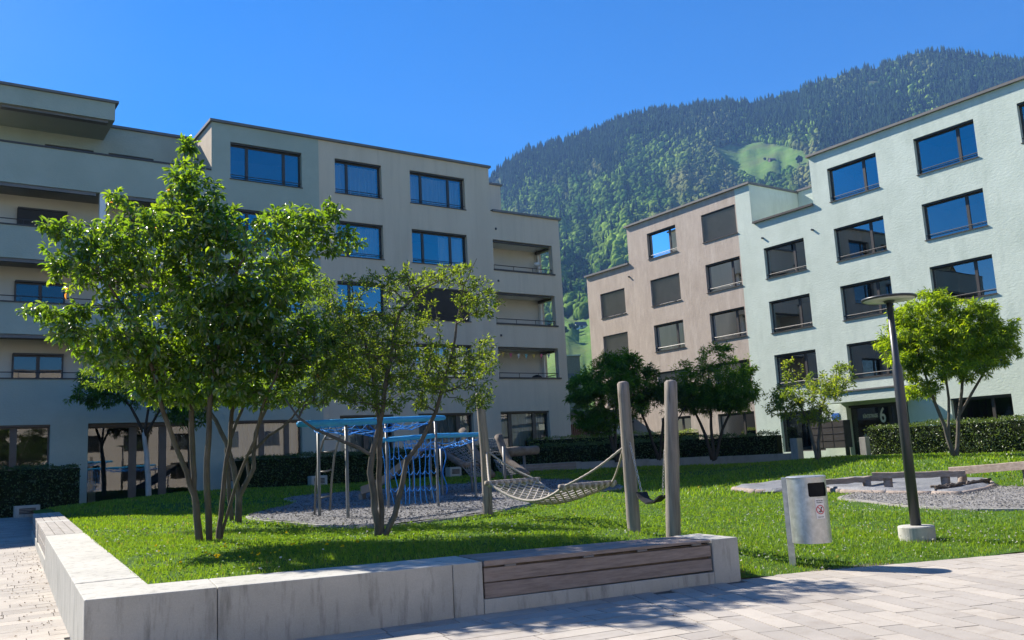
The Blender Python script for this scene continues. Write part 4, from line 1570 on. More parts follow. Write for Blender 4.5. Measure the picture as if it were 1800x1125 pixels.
def tree(name, label, stems, ells, D, n_t, leaf_n, leaf_len, leaf_w, tints, mat, bark, seed, group=None, fine=False, young=None, step=.2, twig=.0035, reach=.5, droop=.2,
         flat=.4, trunk_mat=None, spread=.07, shell=.35, hang=.25, min_r=None, gapk=1.6, gap=1.3):
    """stems: polylines [(point, radius), ...]; crown grows from the stems to points spread in its volume"""
    rg = np.random.default_rng(seed)
    nodes_, par, rad0, chain_id = [], [], [], []
    chains = []
    for st in stems:
        pts = [np.array(p, float) for p, _ in st]
        rs = [r for _, r in st]
        prev = None
        if nodes_:
            dn = np.linalg.norm(np.array(nodes_) - pts[0], axis=1)
            if dn.min() < .35:
                prev = int(dn.argmin())
        ch = [prev] if prev is not None else []
        for i in range(len(pts) - 1):
            k = max(1, int(np.linalg.norm(pts[i + 1] - pts[i]) / step))
            for j in range(k + (1 if i == len(pts) - 2 else 0)):
                f = j / k
                q = pts[i] * (1 - f) + pts[i + 1] * f
                if 0 < len(ch):
                    q = q + rg.normal(0, .008, 3)
                nodes_.append(q)
                par.append(ch[-1] if ch else -1)
                rad0.append(rs[i] * (1 - f) + rs[i + 1] * f)
                ch.append(len(nodes_) - 1)
        chains.append(ch)
    n_st = len(nodes_)
    T = ellip_points(ells, int(n_t * gap), D, rg, shell)
    gk = gapk / max(.6, D / 14)
    gn = fbm(T[:, 0] * gk + T[:, 1] * gk * .7 + 31 * seed, T[:, 2] * gk * 1.7 + T[:, 1] * .2, seed, 3)
    T = T[np.argsort(-gn)[:n_t]]
    NA = np.array(nodes_)
    d0 = np.array([np.min(np.linalg.norm(NA - q, axis=1)) for q in T])
    T = T[np.argsort(d0)]
    lowz = min(p[2] for p in nodes_)
    cap_ = len(nodes_) + int(len(T) * 14) + 4000
    buf = np.zeros((cap_, 3))
    buf[:n_st] = NA
    cnt = n_st
    usable = np.zeros(cap_, bool)
    top = NA[:, 2].max()
    usable[:n_st] = NA[:, 2] > lowz + .32 * (top - lowz)
    ends = []
    for q in T:
        dv_ = buf[:cnt] - q
        dist = np.linalg.norm(dv_, axis=1) + .9 * np.maximum(0, dv_[:, 2]) + np.where(usable[:cnt], 0, 50)
        j = int(dist.argmin())
        p0 = buf[j]
        L = np.linalg.norm(q - p0)
        if L < .06:
            continue
        k = max(2, int(L / step))
        if cnt + k >= cap_:
            break
        ch = [j]
        side = rg.normal(0, .10 * L, 3)
        for i in range(1, k + 1):
            f = i / k
            r_ = p0 * (1 - f) + q * f + side * math.sin(f * math.pi) * .6 + np.array([0, 0, .10 * L * math.sin(f * math.pi)]) + rg.normal(0, .012, 3)
            buf[cnt] = r_
            usable[cnt] = True
            par.append(ch[-1])
            rad0.append(0)
            ch.append(cnt)
            cnt += 1
        chains.append(ch)
        ends.append(ch)
    n = cnt
    w_ = np.zeros(n)
    has = np.zeros(n, int)
    for c in range(n):
        if par[c] >= 0:
            has[par[c]] += 1
    w_[has == 0] = 1
    for c in range(n - 1, -1, -1):
        if par[c] >= 0:
            w_[par[c]] += w_[c]
    rad = twig * np.sqrt(np.maximum(w_, 1)) ** .98
    rad[:n_st] = np.maximum(np.array(rad0[:n_st]), np.minimum(rad[:n_st], np.array(rad0[:n_st]) * 1.1))
    for c in range(n_st, n):
        rad[c] = min(rad[c], rad[par[c]] * .92)
    if min_r:
        rad = np.maximum(rad, min_r)
    root = thing(name, label, 'tree', np.mean([s[0][0] for s in stems[:1]], axis=0), group)
    mbt, mbb = MB(), MB()
    for k, ch in enumerate(chains):
        ch2 = [c for c in ch if c is not None]
        if len(ch2) < 2:
            continue
        pts = buf[ch2]
        rr = rad[ch2].copy()
        if k >= len(stems):
            rr[0] = min(rr[0], rr[1] * 1.2)
            mbb.tube(pts, rr, 5 if rr[0] > .012 else 4 if rr[0] > .006 else 3, cap=False)
        elif trunk_mat and k > 0:
            mbb.tube(pts, rr, 7)
        else:
            mbt.tube(pts, rr, 9)
    trunk = build('trunk', mbt, trunk_mat or bark, root, smooth=True)
    if mbb.v:
        tagged(build('branches', mbb, bark, root, smooth=True), kind='stuff')
    # leaves along the outer shoots
    per = max(1, int(leaf_n / max(1, len(ends))))
    P_, Dr_, tip_ = [], [], []
    for ch in ends:
        pts = buf[ch]
        seg = np.linalg.norm(np.diff(pts, axis=0), axis=1)
        cl = np.concatenate([[0], np.cumsum(seg)])
        L = cl[-1]
        a0 = max(0, L - reach)
        sarr = a0 + (L - a0) * rg.random(per) ** .8
        idx = np.clip(np.searchsorted(cl, sarr) - 1, 0, len(seg) - 1)
        f = ((sarr - cl[idx]) / (seg[idx] + 1e-9))[:, None]
        p = pts[idx] * (1 - f) + pts[idx + 1] * f
        dr = (pts[idx + 1] - pts[idx]) / (seg[idx][:, None] + 1e-9)
        P_.append(p)
        Dr_.append(dr)
        tip_.append(sarr / (L + 1e-9) * (L > .25))
    P_, Dr_, tip_ = np.concatenate(P_), np.concatenate(Dr_), np.concatenate(tip_)
    nL = len(P_)
    rnd = rg.normal(size=(nL, 3))
    rnd /= np.linalg.norm(rnd, axis=1)[:, None]
    dirs = Dr_ * .45 + rnd * .9 + np.array([0, 0, -hang])
    nr = np.array([[0, 0, 1.0]]) + rg.normal(0, flat, (nL, 3))
    P_ = P_ + rnd * spread * rg.random((nL, 1))
    ln = leaf_len * rg.uniform(.6, 1.15, nL)
    V_, F_, kk = leaf_mesh(P_, dirs, nr, ln, leaf_w * ln / leaf_len * rg.uniform(.8, 1.1, nL), droop, .22, fine)
    tn = np.array(tints, float)
    mixf = rg.random((nL, 1))
    mixf = np.clip(.55 * mixf + .55 * (tip_[:, None] - .35), 0, 1)  # paler toward shoot tips: young growth, also standing in for sunlit outer leaves
    tc = tn[0] * (1 - mixf) + tn[1] * mixf
    tc *= rg.uniform(.8, 1.2, (nL, 1))
    if young is not None:
        ctr = T.mean(0)
        outer = np.linalg.norm((P_ - ctr) / (T.std(0) + 1e-6), axis=1)
        y_ = (tip_ > .96) & (rg.random(nL) < .6) & (outer > 1.75)
        tc[y_] = np.array(young) * rg.uniform(.8, 1.2, (int(y_.sum()), 1))
    np_mesh('crown', V_, F_, mat, root, tint=np.repeat(tc, kk, 0))
    return root


def S(D, *pts):
    """stem from picture points at distance D with optional depth offsets: (x, y, radius[, dd])"""
    return [(atD(q[0], q[1], D + (q[3] if len(q) > 3 else 0)), q[2]) for q in pts]


def base_at(x, y):
    p = hit(x, y)
    return p, float((p - CAM) @ FWD)


p, Dc = base_at(370, 951)
tree('cherry_tree', 'large multi-stemmed cherry tree with reddish young leaves behind the wall corner',
     [S(Dc, (352, 962, .0521), (344, 885, .0462), (339, 811, .0395, .1), (338, 703, .0353, .1), (335, 600, .0286, .2), (331, 470, .0202, .2), (327, 330, .0101, .1), (322, 262, .0050)),
      S(Dc, (344, 880, .0378), (309, 782, .0336), (287, 725, .0311, -.1), (272, 660, .0269, -.2), (240, 570, .0210, -.3), (190, 500, .0151, -.4), (130, 440, .0084, -.5)),
      S(Dc, (369, 962, .0504), (363, 839, .0462, -.2), (366, 777, .0420, -.2), (369, 703, .0386, -.2), (385, 590, .0302, -.3), (420, 470, .0202, -.4), (470, 400, .0101, -.5)),
      S(Dc, (382, 958, .0420), (392, 862, .0370, .3), (403, 782, .0336, .4), (407, 725, .0302, .5), (440, 600, .0235, .6), (510, 480, .0151, .7), (560, 410, .0084, .7)),
      S(Dc, (386, 957, .0269, .1), (406, 882, .0235, .1), (435, 800, .0202), (447, 768, .0185), (470, 690, .0151, -.2), (500, 620, .0101, -.4))],
     [(327, 310, 30, 68, 0, .35, 1.2), (345, 375, 75, 60, 0, .7), (300, 430, 150, 80, 0, 1.1), (175, 470, 105, 60, -.2, .8), (95, 548, 60, 16, -.3, .3, 1.5), (105, 400, 42, 22, -.2, .3, 1.3), (430, 470, 140, 90, 0, 1.2),
      (515, 405, 75, 42, .2, .6), (575, 372, 38, 18, .2, .3, 1.4), (600, 425, 45, 22, .2, .3, 1.2), (330, 570, 185, 80, 0, 1.2), (150, 585, 60, 36, -.2, .5), (440, 580, 110, 80, 0, 1.0), (300, 640, 130, 34, 0, .8), (465, 640, 70, 30, 0, .6), (370, 676, 130, 34, 0, .9), (300, 690, 70, 20, 0, .6), (440, 690, 80, 22, 0, .6), (235, 620, 80, 44, -.2, .7), (560, 610, 60, 60, .2, .7), (210, 350, 30, 14, 0, .3), (330, 262, 14, 26, 0, .15, 1.5)],
     Dc, 2500, 28000, .122, .054, [(.042, .105, .012), (.165, .265, .026)], 'leaf_glossy', 'bark', 11, fine=True, young=(.34, .17, .085), reach=.42, hang=.40, flat=.6, spread=.06, twig=.0026, gap=1.12)

p, Db = base_at(414, 921)
tree('apple_tree', 'small-leaved multi-stemmed tree growing behind the cherry stems',
     [S(Db, (419, 926, .0630), (420, 873, .0571), (406, 800, .0462), (380, 740, .0378, .2), (345, 690, .0269, .4), (270, 660, .0151, .6), (180, 660, .0084, .6)),
      S(Db, (421, 872, .0462), (446, 822, .0403), (449, 762, .0353), (475, 700, .0286, -.2), (530, 640, .0202, -.3), (580, 580, .0101, -.3)),
      S(Db, (436, 838, .0302), (434, 802, .0286), (472, 765, .0235), (497, 751, .0202), (540, 700, .0134), (570, 660, .0084)),
      S(Db, (408, 922, .0420, .3), (402, 850, .0378, .3), (398, 790, .0336, .3), (425, 720, .0252, .4), (470, 620, .0168, .5), (520, 520, .0084, .5))],
     [(560, 600, 85, 70, 0, 1.1), (470, 680, 90, 38, 0, 1.0), (190, 662, 58, 24, .3, .5, 1.4), (300, 680, 80, 34, .2, .8), (600, 560, 60, 50, 0, .8), (540, 505, 60, 34, .3, .7), (370, 690, 80, 30, 0, .8), (550, 688, 85, 30, 0, .8), (620, 640, 60, 45, 0, .8)],
     Db, 1600, 18000, .082, .032, [(.044, .098, .017), (.115, .185, .032)], 'leaf', 'bark_grey', 12, reach=.36, hang=.2, flat=.8, spread=.06, twig=.0030)

p, Da = base_at(668, 945)
tree('apple_tree', 'airy small apple tree with crooked grey branches in front of the play area',
     [S(Da, (664, 954, .0521), (656, 868, .0462), (650, 830, .0437), (655, 797, .0403), (664, 760, .0370), (672, 715, .0336), (690, 600, .0252, -.1), (703, 545, .0185, -.2), (740, 510, .0118, -.2), (800, 478, .0059, -.2)),
      S(Da, (671, 954, .0470), (668, 862, .0420, .15), (666, 812, .0386, .15), (668, 760, .0353, .2), (660, 680, .0269, .3), (640, 600, .0185, .4), (620, 540, .0101, .5)),
      S(Da, (674, 952, .0437), (694, 905, .0386), (706, 850, .0353), (716, 810, .0336), (740, 780, .0302, .1), (766, 724, .0269, .1), (790, 640, .0210, .1), (803, 570, .0151, .1), (815, 500, .0084, .1), (836, 452, .0042, .1)),
      S(Da, (652, 800, .0286), (608, 778, .0252), (556, 756, .0202), (525, 735, .0160), (500, 700, .0101))],
     [(700, 560, 80, 55, 0, .9, .8), (640, 615, 110, 65, 0, 1.0), (755, 650, 85, 50, 0, .9), (838, 530, 46, 40, 0, .4, .8), (850, 640, 30, 55, 0, .4, .8), (690, 495, 100, 24, 0, .7, .9), (800, 485, 60, 20, 0, .4, .7), (590, 560, 75, 50, 0, .8), (700, 690, 105, 36, 0, 1.0), (842, 705, 35, 40, 0, .4, .6), (600, 690, 70, 30, 0, .7)],
     Da, 1500, 17000, .070, .029, [(.055, .108, .020), (.165, .235, .046)], 'leaf', 'bark_grey', 13, reach=.24, hang=-.1, flat=.8, spread=.05, twig=.0034)


def feathery(name, label, x, y, stems, ells, n_t, leaf_n, tints, seed, D=None, bark='bark_dark', trunk=None, group=None, length=.17, shell=.5, gap=1.4):
    if D is None:
        p_, D = base_at(x, y)
    return tree(name, label, [S(D, *s) for s in stems], ells, D, n_t, leaf_n, length, length * .20, tints, 'leaf', bark, seed, group, reach=.7, hang=.18, flat=.32, spread=.10, step=.35, twig=.0045, trunk_mat=trunk, droop=.3, shell=shell, gap=gap)


DK = [(.036, .105, .016), (.10, .20, .026)]
feathery('thornless_locust', 'dark feathery tree with a pale wrapped trunk in front of the shaded entrance', 262, 874,
         [[(262, 884, .10), (258, 800, .085), (252, 755, .06)], [(253, 760, .055), (230, 715, .045), (205, 690, .03), (170, 680, .02)], [(254, 765, .05), (262, 710, .04), (262, 665, .025)], [(254, 768, .05), (285, 715, .04), (320, 690, .025)]],
         [(225, 672, 95, 32, 0, 1.8), (290, 680, 85, 40, 0, 1.6), (165, 702, 42, 14, 0, .8), (330, 720, 40, 40, 0, 1.0)], 560, 11000, DK, 21, trunk='trunk_white', D=30.5)
feathery('feathery_tree', 'dark feathery tree nearest the taupe house corner, before the hedge', 1080, 806,
         [[(1085, 812, .09), (1072, 760, .07), (1062, 720, .05), (1045, 670, .03)], [(1086, 808, .08), (1095, 760, .06), (1110, 710, .045), (1120, 660, .025)], [(1082, 790, .06), (1082, 740, .05), (1085, 680, .03)]],
         [(1058, 682, 62, 42, 0, 1.9), (1108, 690, 48, 42, 0, 1.7), (1028, 705, 34, 45, 0, 1.2), (1085, 640, 50, 24, 0, 1.2), (1050, 740, 45, 25, 0, 1.2)], 900, 19000, DK, 22, D=34, group='dark feathery trees before the low wall')
feathery('feathery_tree', 'slender dark tree with bare crooked stems between the two fuller feathery trees', 1158, 806,
         [[(1158, 808, .07), (1142, 760, .055), (1125, 720, .035), (1115, 690, .02)], [(1160, 806, .06), (1166, 740, .05), (1180, 700, .03)], [(1160, 790, .045), (1185, 750, .035), (1205, 715, .02)]],
         [(1160, 690, 50, 30, 0, 1.3), (1140, 655, 26, 14, 0, .8), (1185, 700, 38, 28, 0, 1.0), (1128, 710, 24, 24, 0, .8)], 380, 7000, [(.030, .070, .018), (.065, .115, .026)], 23, D=35, group='dark feathery trees before the low wall')
feathery('feathery_tree', 'broad feathery tree with sunlit top in front of the brown plaster', 1255, 803,
         [[(1252, 808, .08), (1240, 765, .065), (1222, 725, .045), (1205, 690, .025)], [(1255, 807, .07), (1250, 750, .06), (1248, 700, .04), (1245, 650, .02)], [(1258, 806, .07), (1270, 755, .055), (1290, 710, .035), (1305, 670, .02)]],
         [(1250, 650, 78, 32, 0, 1.9), (1215, 690, 45, 40, 0, 1.5), (1290, 690, 45, 40, 0, 1.5), (1308, 640, 24, 26, 0, .8), (1260, 705, 65, 24, 0, 1.5), (1265, 620, 40, 16, 0, 1.0)], 900, 19000, [(.040, .11, .014), (.12, .215, .024)], 24, D=36, group='dark feathery trees before the low wall')
feathery('locust_tree', 'bright yellow-green feathery tree on the grass mound beside the street lamp', 1680, 802,
         [[(1678, 806, .075), (1660, 750, .06), (1640, 700, .045), (1620, 640, .028), (1605, 590, .014)], [(1682, 806, .075), (1685, 740, .06), (1690, 690, .05), (1700, 620, .03), (1700, 560, .015)],
          [(1686, 730, .05), (1715, 680, .04), (1745, 630, .025), (1760, 600, .014)], [(1668, 770, .05), (1668, 700, .04), (1655, 620, .025), (1645, 550, .012)]],
         [(1640, 590, 70, 48, 0, 1.9), (1720, 595, 62, 52, 0, 1.8), (1590, 600, 46, 48, 0, 1.3), (1595, 555, 32, 24, 0, .9), (1640, 530, 42, 22, 0, 1.0), (1708, 548, 44, 26, 0, 1.1), (1758, 605, 36, 42, 0, 1.1), (1680, 645, 85, 28, 0, 1.7), (1615, 685, 40, 20, 0, .8), (1600, 640, 40, 30, 0, .8)],
         1500, 38000, [(.075, .155, .012), (.185, .285, .026)], 25, D=30.2, bark='bark_grey', length=.16, gap=1.12)
p, Ds = base_at(1437, 806)
tree('apple_tree', 'thin small-leaved young tree standing before the mailbox block', [S(33, (1437, 812, .07), (1430, 780, .06), (1420, 740, .05), (1405, 710, .03), (1385, 690, .018)), S(33, (1439, 812, .06), (1440, 760, .05), (1442, 720, .04), (1455, 690, .025), (1475, 660, .014))],
     [(1420, 690, 70, 36, 0, 1.5), (1375, 705, 36, 34, 0, 1.0), (1460, 672, 42, 26, 0, 1.0), (1435, 735, 38, 24, 0, 1.0), (1484, 648, 20, 12, 0, .5), (1395, 650, 20, 20, 0, .6)],
     33, 480, 6500, .12, .055, [(.06, .12, .02), (.17, .23, .05)], 'leaf', 'bark_grey', 26, reach=.55, hang=.1, flat=.9, spread=.1, step=.3, twig=.006)


# ================================================================== hedges
def hedge(label, path, w_, h_, n, tints, seed, base=None, leafs=.075):
    """clipped hedge along a path: dark woody core and a skin of leaves"""
    rg = np.random.default_rng(seed)
    path = np.array(path, float)
    zb = np.array([G(*p_) if base is None else base for p_ in path])
    root = thing('hedge', label, 'hedge', (*path.mean(0), zb.mean()), None)
    seg = np.diff(path, axis=0)
    L = np.hypot(seg[:, 0], seg[:, 1])
    mb_ = MB()
    for i in range(len(seg)):
        d = seg[i] / L[i]
        nn = np.array([-d[1], d[0]]) * (w_ / 2 - .10)
        a_, b_ = path[i], path[i + 1]
        q = []
        for zo in (-.2, h_ - .09):
            q += [(*(a_ - nn), zb[i] + zo), (*(b_ - nn), zb[i + 1] + zo), (*(b_ + nn), zb[i + 1] + zo), (*(a_ + nn), zb[i] + zo)]
        mb_.hexa(q)
    build('core', mb_, 'hedge_core', root)
    cum = np.concatenate([[0], np.cumsum(L)])
    s = rg.random(n) * cum[-1]
    i = np.clip(np.searchsorted(cum, s) - 1, 0, len(L) - 1)
    f = ((s - cum[i]) / L[i])[:, None]
    c = path[i] * (1 - f) + path[i + 1] * f
    zb_ = zb[i] * (1 - f[:, 0]) + zb[i + 1] * f[:, 0]
    d = seg[i] / L[i][:, None]
    nn = np.column_stack([-d[:, 1], d[:, 0]])
    per = 2 * h_ + w_
    t_ = rg.random(n) * per
    off = np.where(t_ < h_, -w_ / 2, np.where(t_ > h_ + w_, w_ / 2, t_ - h_ - w_ / 2))
    zz = np.where(t_ < h_, t_, np.where(t_ > h_ + w_, per - t_, h_))
    out2 = np.where((t_ < h_)[:, None], -nn, np.where((t_ > h_ + w_)[:, None], nn, 0))
    onrm = np.column_stack([out2, ((t_ >= h_) & (t_ <= h_ + w_)).astype(float)])
    lump = .05 * np.sin(s * 3.1) * np.sin(s * 1.3 + zz * 4) + .03 * np.sin(s * 9 + zz * 7)
    P_ = np.column_stack([c + nn * off[:, None], zb_ + zz]) + onrm * (lump + rg.normal(-.01, .035, n))[:, None]
    rnd = rg.normal(size=(n, 3))
    V_, F_, kk = leaf_mesh(P_, rnd + onrm * .6, onrm + rg.normal(0, .7, (n, 3)), leafs * rg.uniform(.7, 1.3, n), leafs * .6 * rg.uniform(.7, 1.2, n))
    tn = np.array(tints)
    mf = rg.random((n, 1))
    np_mesh('foliage', V_, F_, 'hedge_leaf', root, tint=np.repeat((tn[0] * (1 - mf) + tn[1] * mf) * rg.uniform(.75, 1.25, (n, 1)), kk, 0))
    return root


pm('hedge_core', (.012, .018, .008), (.022, .030, .012), 6, rough=.95, spec=.05)
HT = [(.024, .060, .014), (.062, .115, .026)]
hedge('clipped hedge under the shaded ground floor window beside the path', [(-4, 33.4), (2.2, 33.6), (5.0, 33.4)], 1.3, 1.55, 9000, HT, 31, base=.52)
hedge('long clipped hedge behind the play area along the shaded house', [(10.6, 33.6), (14, 33.8), (18, 34.0), (21.5, 34.2)], 1.4, 1.25, 13000, HT, 32)
hedge('clipped hedge behind the low curved wall between the two houses', [(22.2, 34.0), (26.2, 32.0), (29.0, 28.6), (31.0, 24.9)], 1.3, 1.25, 13000, HT, 33, base=.75)
hedge('sunlit clipped hedge in front of the mint house', [(32.2, 21.05), (32.2, 15), (32.2, 8.5)], 1.5, 1.2, 14000, [(.045, .085, .022), (.10, .155, .040)], 34, base=.80)
p = atD(1040, 772, 46)
hedge('light green hedge in the sun beyond the house corner', [(p[0] - 3.5, p[1] + 1), (p[0] + 4.5, p[1] - 3)], 1.2, .9, 4500, [(.10, .16, .03), (.20, .27, .06)], 35, base=p[2] - .75)


# ================================================================== grass, clover, flowers
def blades(n, xr, yr, hmin, hmax, wd, seed, keepf=None, tints=((.060, .128, .010), (.165, .275, .024))):
    rg = np.random.default_rng(seed)
    P_ = np.column_stack([rg.uniform(*xr, n), rg.uniform(*yr, n)])
    ok = inside_lawn(P_)
    if keepf is not None:
        ok &= keepf(P_, rg)
    P_ = P_[ok]
    x_, y_ = to_px(np.column_stack([P_, lawn_z(P_)]))
    ok = (x_ > -60) & (x_ < 2250) & (y_ < 1250)
    P_ = P_[ok]
    n = len(P_)
    z_ = lawn_z(P_)
    dist = np.hypot(P_[:, 0], P_[:, 1])
    patch = fbm(P_[:, 0] * .9, P_[:, 1] * .9, 5)
    hh = rg.uniform(hmin, hmax, n) * (1 + 1.1 * patch)
    a_ = rg.uniform(0, 6.283, n)
    ww = wd * rg.uniform(.6, 1.3, n) * np.clip(dist / 11, 1, 2.6)
    ax = np.column_stack([np.cos(a_) * ww, np.sin(a_) * ww, np.zeros(n)])
    b_ = rg.uniform(0, 6.283, n)
    lean = rg.uniform(.1, .8, n) * hh
    tip = np.column_stack([np.cos(b_) * lean, np.sin(b_) * lean, hh])
    B = np.column_stack([P_, z_ - .012])
    mid = tip * np.array([.4, .4, .62])
    V_ = np.stack([B - ax, B + ax, B + mid + ax * .7, B + mid - ax * .7, B + tip], 1).reshape(-1, 3)
    T_ = np.array([(0, 1, 2), (0, 2, 3), (3, 2, 4)])
    F_ = (T_[None] + (np.arange(n) * 5)[:, None, None]).reshape(-1, 3)
    m_ = np.clip(rg.random(n) * .7 + .5 * patch + .15, 0, 1)[:, None]
    tc = (np.array(tints[0]) * (1 - m_) + np.array(tints[1]) * m_) * rg.uniform(.8, 1.2, (n, 1))
    dry = rg.random(n) < .03
    tc[dry] = (.20, .17, .07)
    return V_, F_, np.repeat(tc, 5, 0)


MULCH = [hit(*q) for q in ((440, 913), (540, 924), (650, 930), (760, 917), (850, 905), (955, 884), (1030, 868), (1092, 858), (1050, 849), (950, 845), (840, 851), (700, 860), (600, 868), (508, 877), (522, 884), (512, 890), (470, 900))]
MP = np.array([p_[:2] for p_ in MULCH])
GRAV = [hit(*q) for q in ((1478, 878), (1530, 884), (1600, 892), (1700, 897), (1800, 898), (1900, 896), (1900, 862), (1800, 860), (1742, 858), (1690, 868), (1600, 870), (1530, 868))]
GP = np.array([p_[:2] for p_ in GRAV])


def off_beds(P_, rg):
    return ~(in_poly(P_[:, 0], P_[:, 1], MP) | in_poly(P_[:, 0], P_[:, 1], GP))


def near(d0, d1):
    def f(P_, rg):
        d = P_[:, 0] * math.sin(HEAD) + P_[:, 1] * math.cos(HEAD)
        worn = fbm(P_[:, 0] * .5 + 3, P_[:, 1] * .5, 77)
        posts = (np.hypot(P_[:, 0] - 9.2, P_[:, 1] - 9.7) < 1.0 + .5 * worn) | (np.hypot((P_[:, 0] - 9.6) * 1.2, (P_[:, 1] - 12.4) * .5) < .6 + worn)
        return (d >= d0) & (d < d1) & off_beds(P_, rg) & (~((worn > .15) | posts) | (rg.random(len(P_)) < .28))
    return f


g1 = blades(390000, (1.8, 17), (3.5, 20), .028, .070, .0042, 41, near(5, 14.5))
g2 = blades(270000, (2, 26), (2, 27), .03, .07, .0055, 42, near(14.5, 22))
g3 = blades(170000, (3, 36), (0, 36), .05, .10, .0075, 43, near(22, 40))
o1, o2 = len(g1[0]), len(g1[0]) + len(g2[0])
tagged(np_mesh('grass', np.concatenate([g1[0], g2[0], g3[0]]), np.concatenate([g1[1], g2[1] + o1, g3[1] + o2]), 'grass_blade', tint=np.concatenate([g1[2], g2[2], g3[2]])), 'short green lawn grass around the trees and play area', 'grass', kind='stuff')


def tufts(name, label, cat, pts, size, tint, up0, up1, seed, petals=7):
    """small flower heads"""
    rg = np.random.default_rng(seed)
    n = len(pts)
    c = np.column_stack([pts, lawn_z(pts) + rg.uniform(up0, up1, n)])
    c = np.repeat(c, petals, 0)
    d = rg.normal(size=(n * petals, 3))
    d[:, 2] = np.abs(d[:, 2])
    d /= np.linalg.norm(d, axis=1)[:, None]
    sz = np.repeat(size * rg.uniform(.6, 1.2, n), petals)
    V_, F_, kk = leaf_mesh(c, d, rg.normal(size=(n * petals, 3)), sz, sz * .8, 0, .1)
    return tagged(np_mesh(name, V_, F_, 'petal', tint=np.repeat(np.tile(np.array(tint), (n * petals, 1)), kk, 0)), label, cat, kind='stuff')


rg = np.random.default_rng(5)
c = np.column_stack([rg.uniform(8.6, 22, 9000), rg.uniform(3, 14, 9000)])
x_, y_ = to_px(np.column_stack([c, lawn_z(c)]))
dens = np.clip(.03 + 1.1 * fbm(c[:, 0] * .7, c[:, 1] * .7, 13) + (x_ > 1480) * .16, 0, 1)
ok = inside_lawn(c) & (x_ > 1300) & (x_ < 1850) & (y_ > 880) & off_beds(c, rg) & (rg.random(9000) < dens)
tufts('clover_flowers', 'white clover flowers scattered in the lawn round the lamp base', 'flowers', c[ok], .017, (.70, .68, .62), .045, .075, 6)
c = np.column_stack([rg.uniform(2.4, 9, 260), rg.uniform(9, 17, 260)])
ok = inside_lawn(c) & off_beds(c, rg) & (rg.random(260) < .35)
tufts('daisy_flowers', 'small white daisies in the lawn under the cherry tree', 'flowers', c[ok], .018, (.74, .72, .68), .05, .08, 7)
pc_ = hit(420, 985)
c = np.concatenate([np.column_stack([rg.normal(pc_[0], .55, 26), rg.normal(pc_[1], .5, 26)]), np.column_stack([rg.uniform(2.4, 6.5, 8), rg.uniform(10, 14, 8)])])
tufts('buttercups', 'yellow buttercups in the grass at the foot of the cherry tree', 'flowers', c[inside_lawn(c)], .026, (.75, .55, .02), .08, .13, 8)
# broad clover and weed leaves
c = np.column_stack([rg.uniform(2.2, 15, 15000), rg.uniform(5.5, 18, 15000)])
c = c[inside_lawn(c) & off_beds(c, rg)]
x_, y_ = to_px(np.column_stack([c, lawn_z(c)]))
c = c[(x_ > -40) & (x_ < 1840) & (fbm(c[:, 0] * .8, c[:, 1] * .8, 33) > -.08)]
n = len(c)
d = rg.normal(size=(n, 3))
d[:, 2] = .15
V_, F_, kk = leaf_mesh(np.column_stack([c, lawn_z(c) + rg.uniform(.02, .055, n)]), d, np.array([[0, 0, 1.0]]) + rg.normal(0, .35, (n, 3)), rg.uniform(.03, .06, n), rg.uniform(.02, .036, n))
m_ = rg.random((n, 1))
tagged(np_mesh('clover_leaves', V_, F_, 'grass_blade', tint=np.repeat(np.array([[.055, .13, .018]]) * (1 - m_) + np.array([[.12, .21, .035]]) * m_, kk, 0)), 'broad clover and weed leaves in the lawn', 'ground cover', kind='stuff')
# dry bits on the path along the side wall
n = 200
s = rg.random(n) ** .8 * 10 + 2.2
off = -np.abs(rg.normal(0, .34, n)) - .02
c = WC + AD * s[:, None] + AN * off[:, None]
V_, F_, kk = leaf_mesh(np.column_stack([c, [pave_z(y) + .006 for y in c[:, 1]]]), np.column_stack([rg.normal(size=(n, 2)), np.full(n, .1)]), np.tile([0, 0, 1.0], (n, 1)) + rg.normal(0, .3, (n, 3)), rg.uniform(.015, .045, n), rg.uniform(.01, .025, n))
tagged(np_mesh('leaf_litter', V_, F_, 'litter'), 'dry leaf litter on the path beside the concrete wall', 'leaf litter', kind='stuff')


# ================================================================== play area beds
def smooth_loop(pts, k=6):
    pts = np.array(pts)
    n = len(pts)
    out_ = []
    for i in range(n):
        p0, p1, p2, p3 = pts[i - 1], pts[i], pts[(i + 1) % n], pts[(i + 2) % n]
        for j in range(k):
            t_ = j / k
            out_.append(.5 * ((2 * p1) + (-p0 + p2) * t_ + (2 * p0 - 5 * p1 + 4 * p2 - p3) * t_ ** 2 + (-p0 + 3 * p1 - 3 * p2 + p3) * t_ ** 3))
    return np.array(out_)


def bed(name, loop, lift, mat, seed, rough=.02, rings=26):
    """sheet of loose material filling a loop, following the ground"""
    c = loop.mean(0)
    V_ = [c]
    for r in range(1, rings + 1):
        V_ += list(c + (loop - c) * (r / rings))
    V_ = np.array(V_)
    rg_ = np.random.default_rng(seed)
    Z_ = lawn_z(V_) + lift + rough * fbm(V_[:, 0] * 2.2, V_[:, 1] * 2.2, seed)
    n = len(loop)
    F_ = [(0, 1 + j, 1 + (j + 1) % n, 1 + (j + 1) % n) for j in range(n)]
    me_v = np.column_stack([V_, Z_])
    mb_ = MB()
    mb_.v = [tuple(q) for q in me_v]
    mb_.f = [(0, 1 + j, 1 + (j + 1) % n) for j in range(n)]
    for r in range(rings - 1):
        for j in range(n):
            a_, b_ = 1 + r * n + j, 1 + r * n + (j + 1) % n
            mb_.f.append((a_, a_ + n, b_ + n, b_))
    return tagged(build(name, mb_, mat, smooth=True), kind='structure')


ML_ = smooth_loop(MP)
bed('mulch_bed', ML_, .045, 'mulch', 3, .05)
GL_ = smooth_loop(GP)
bed('gravel_bed', GL_, .04, 'gravel', 4, .03)


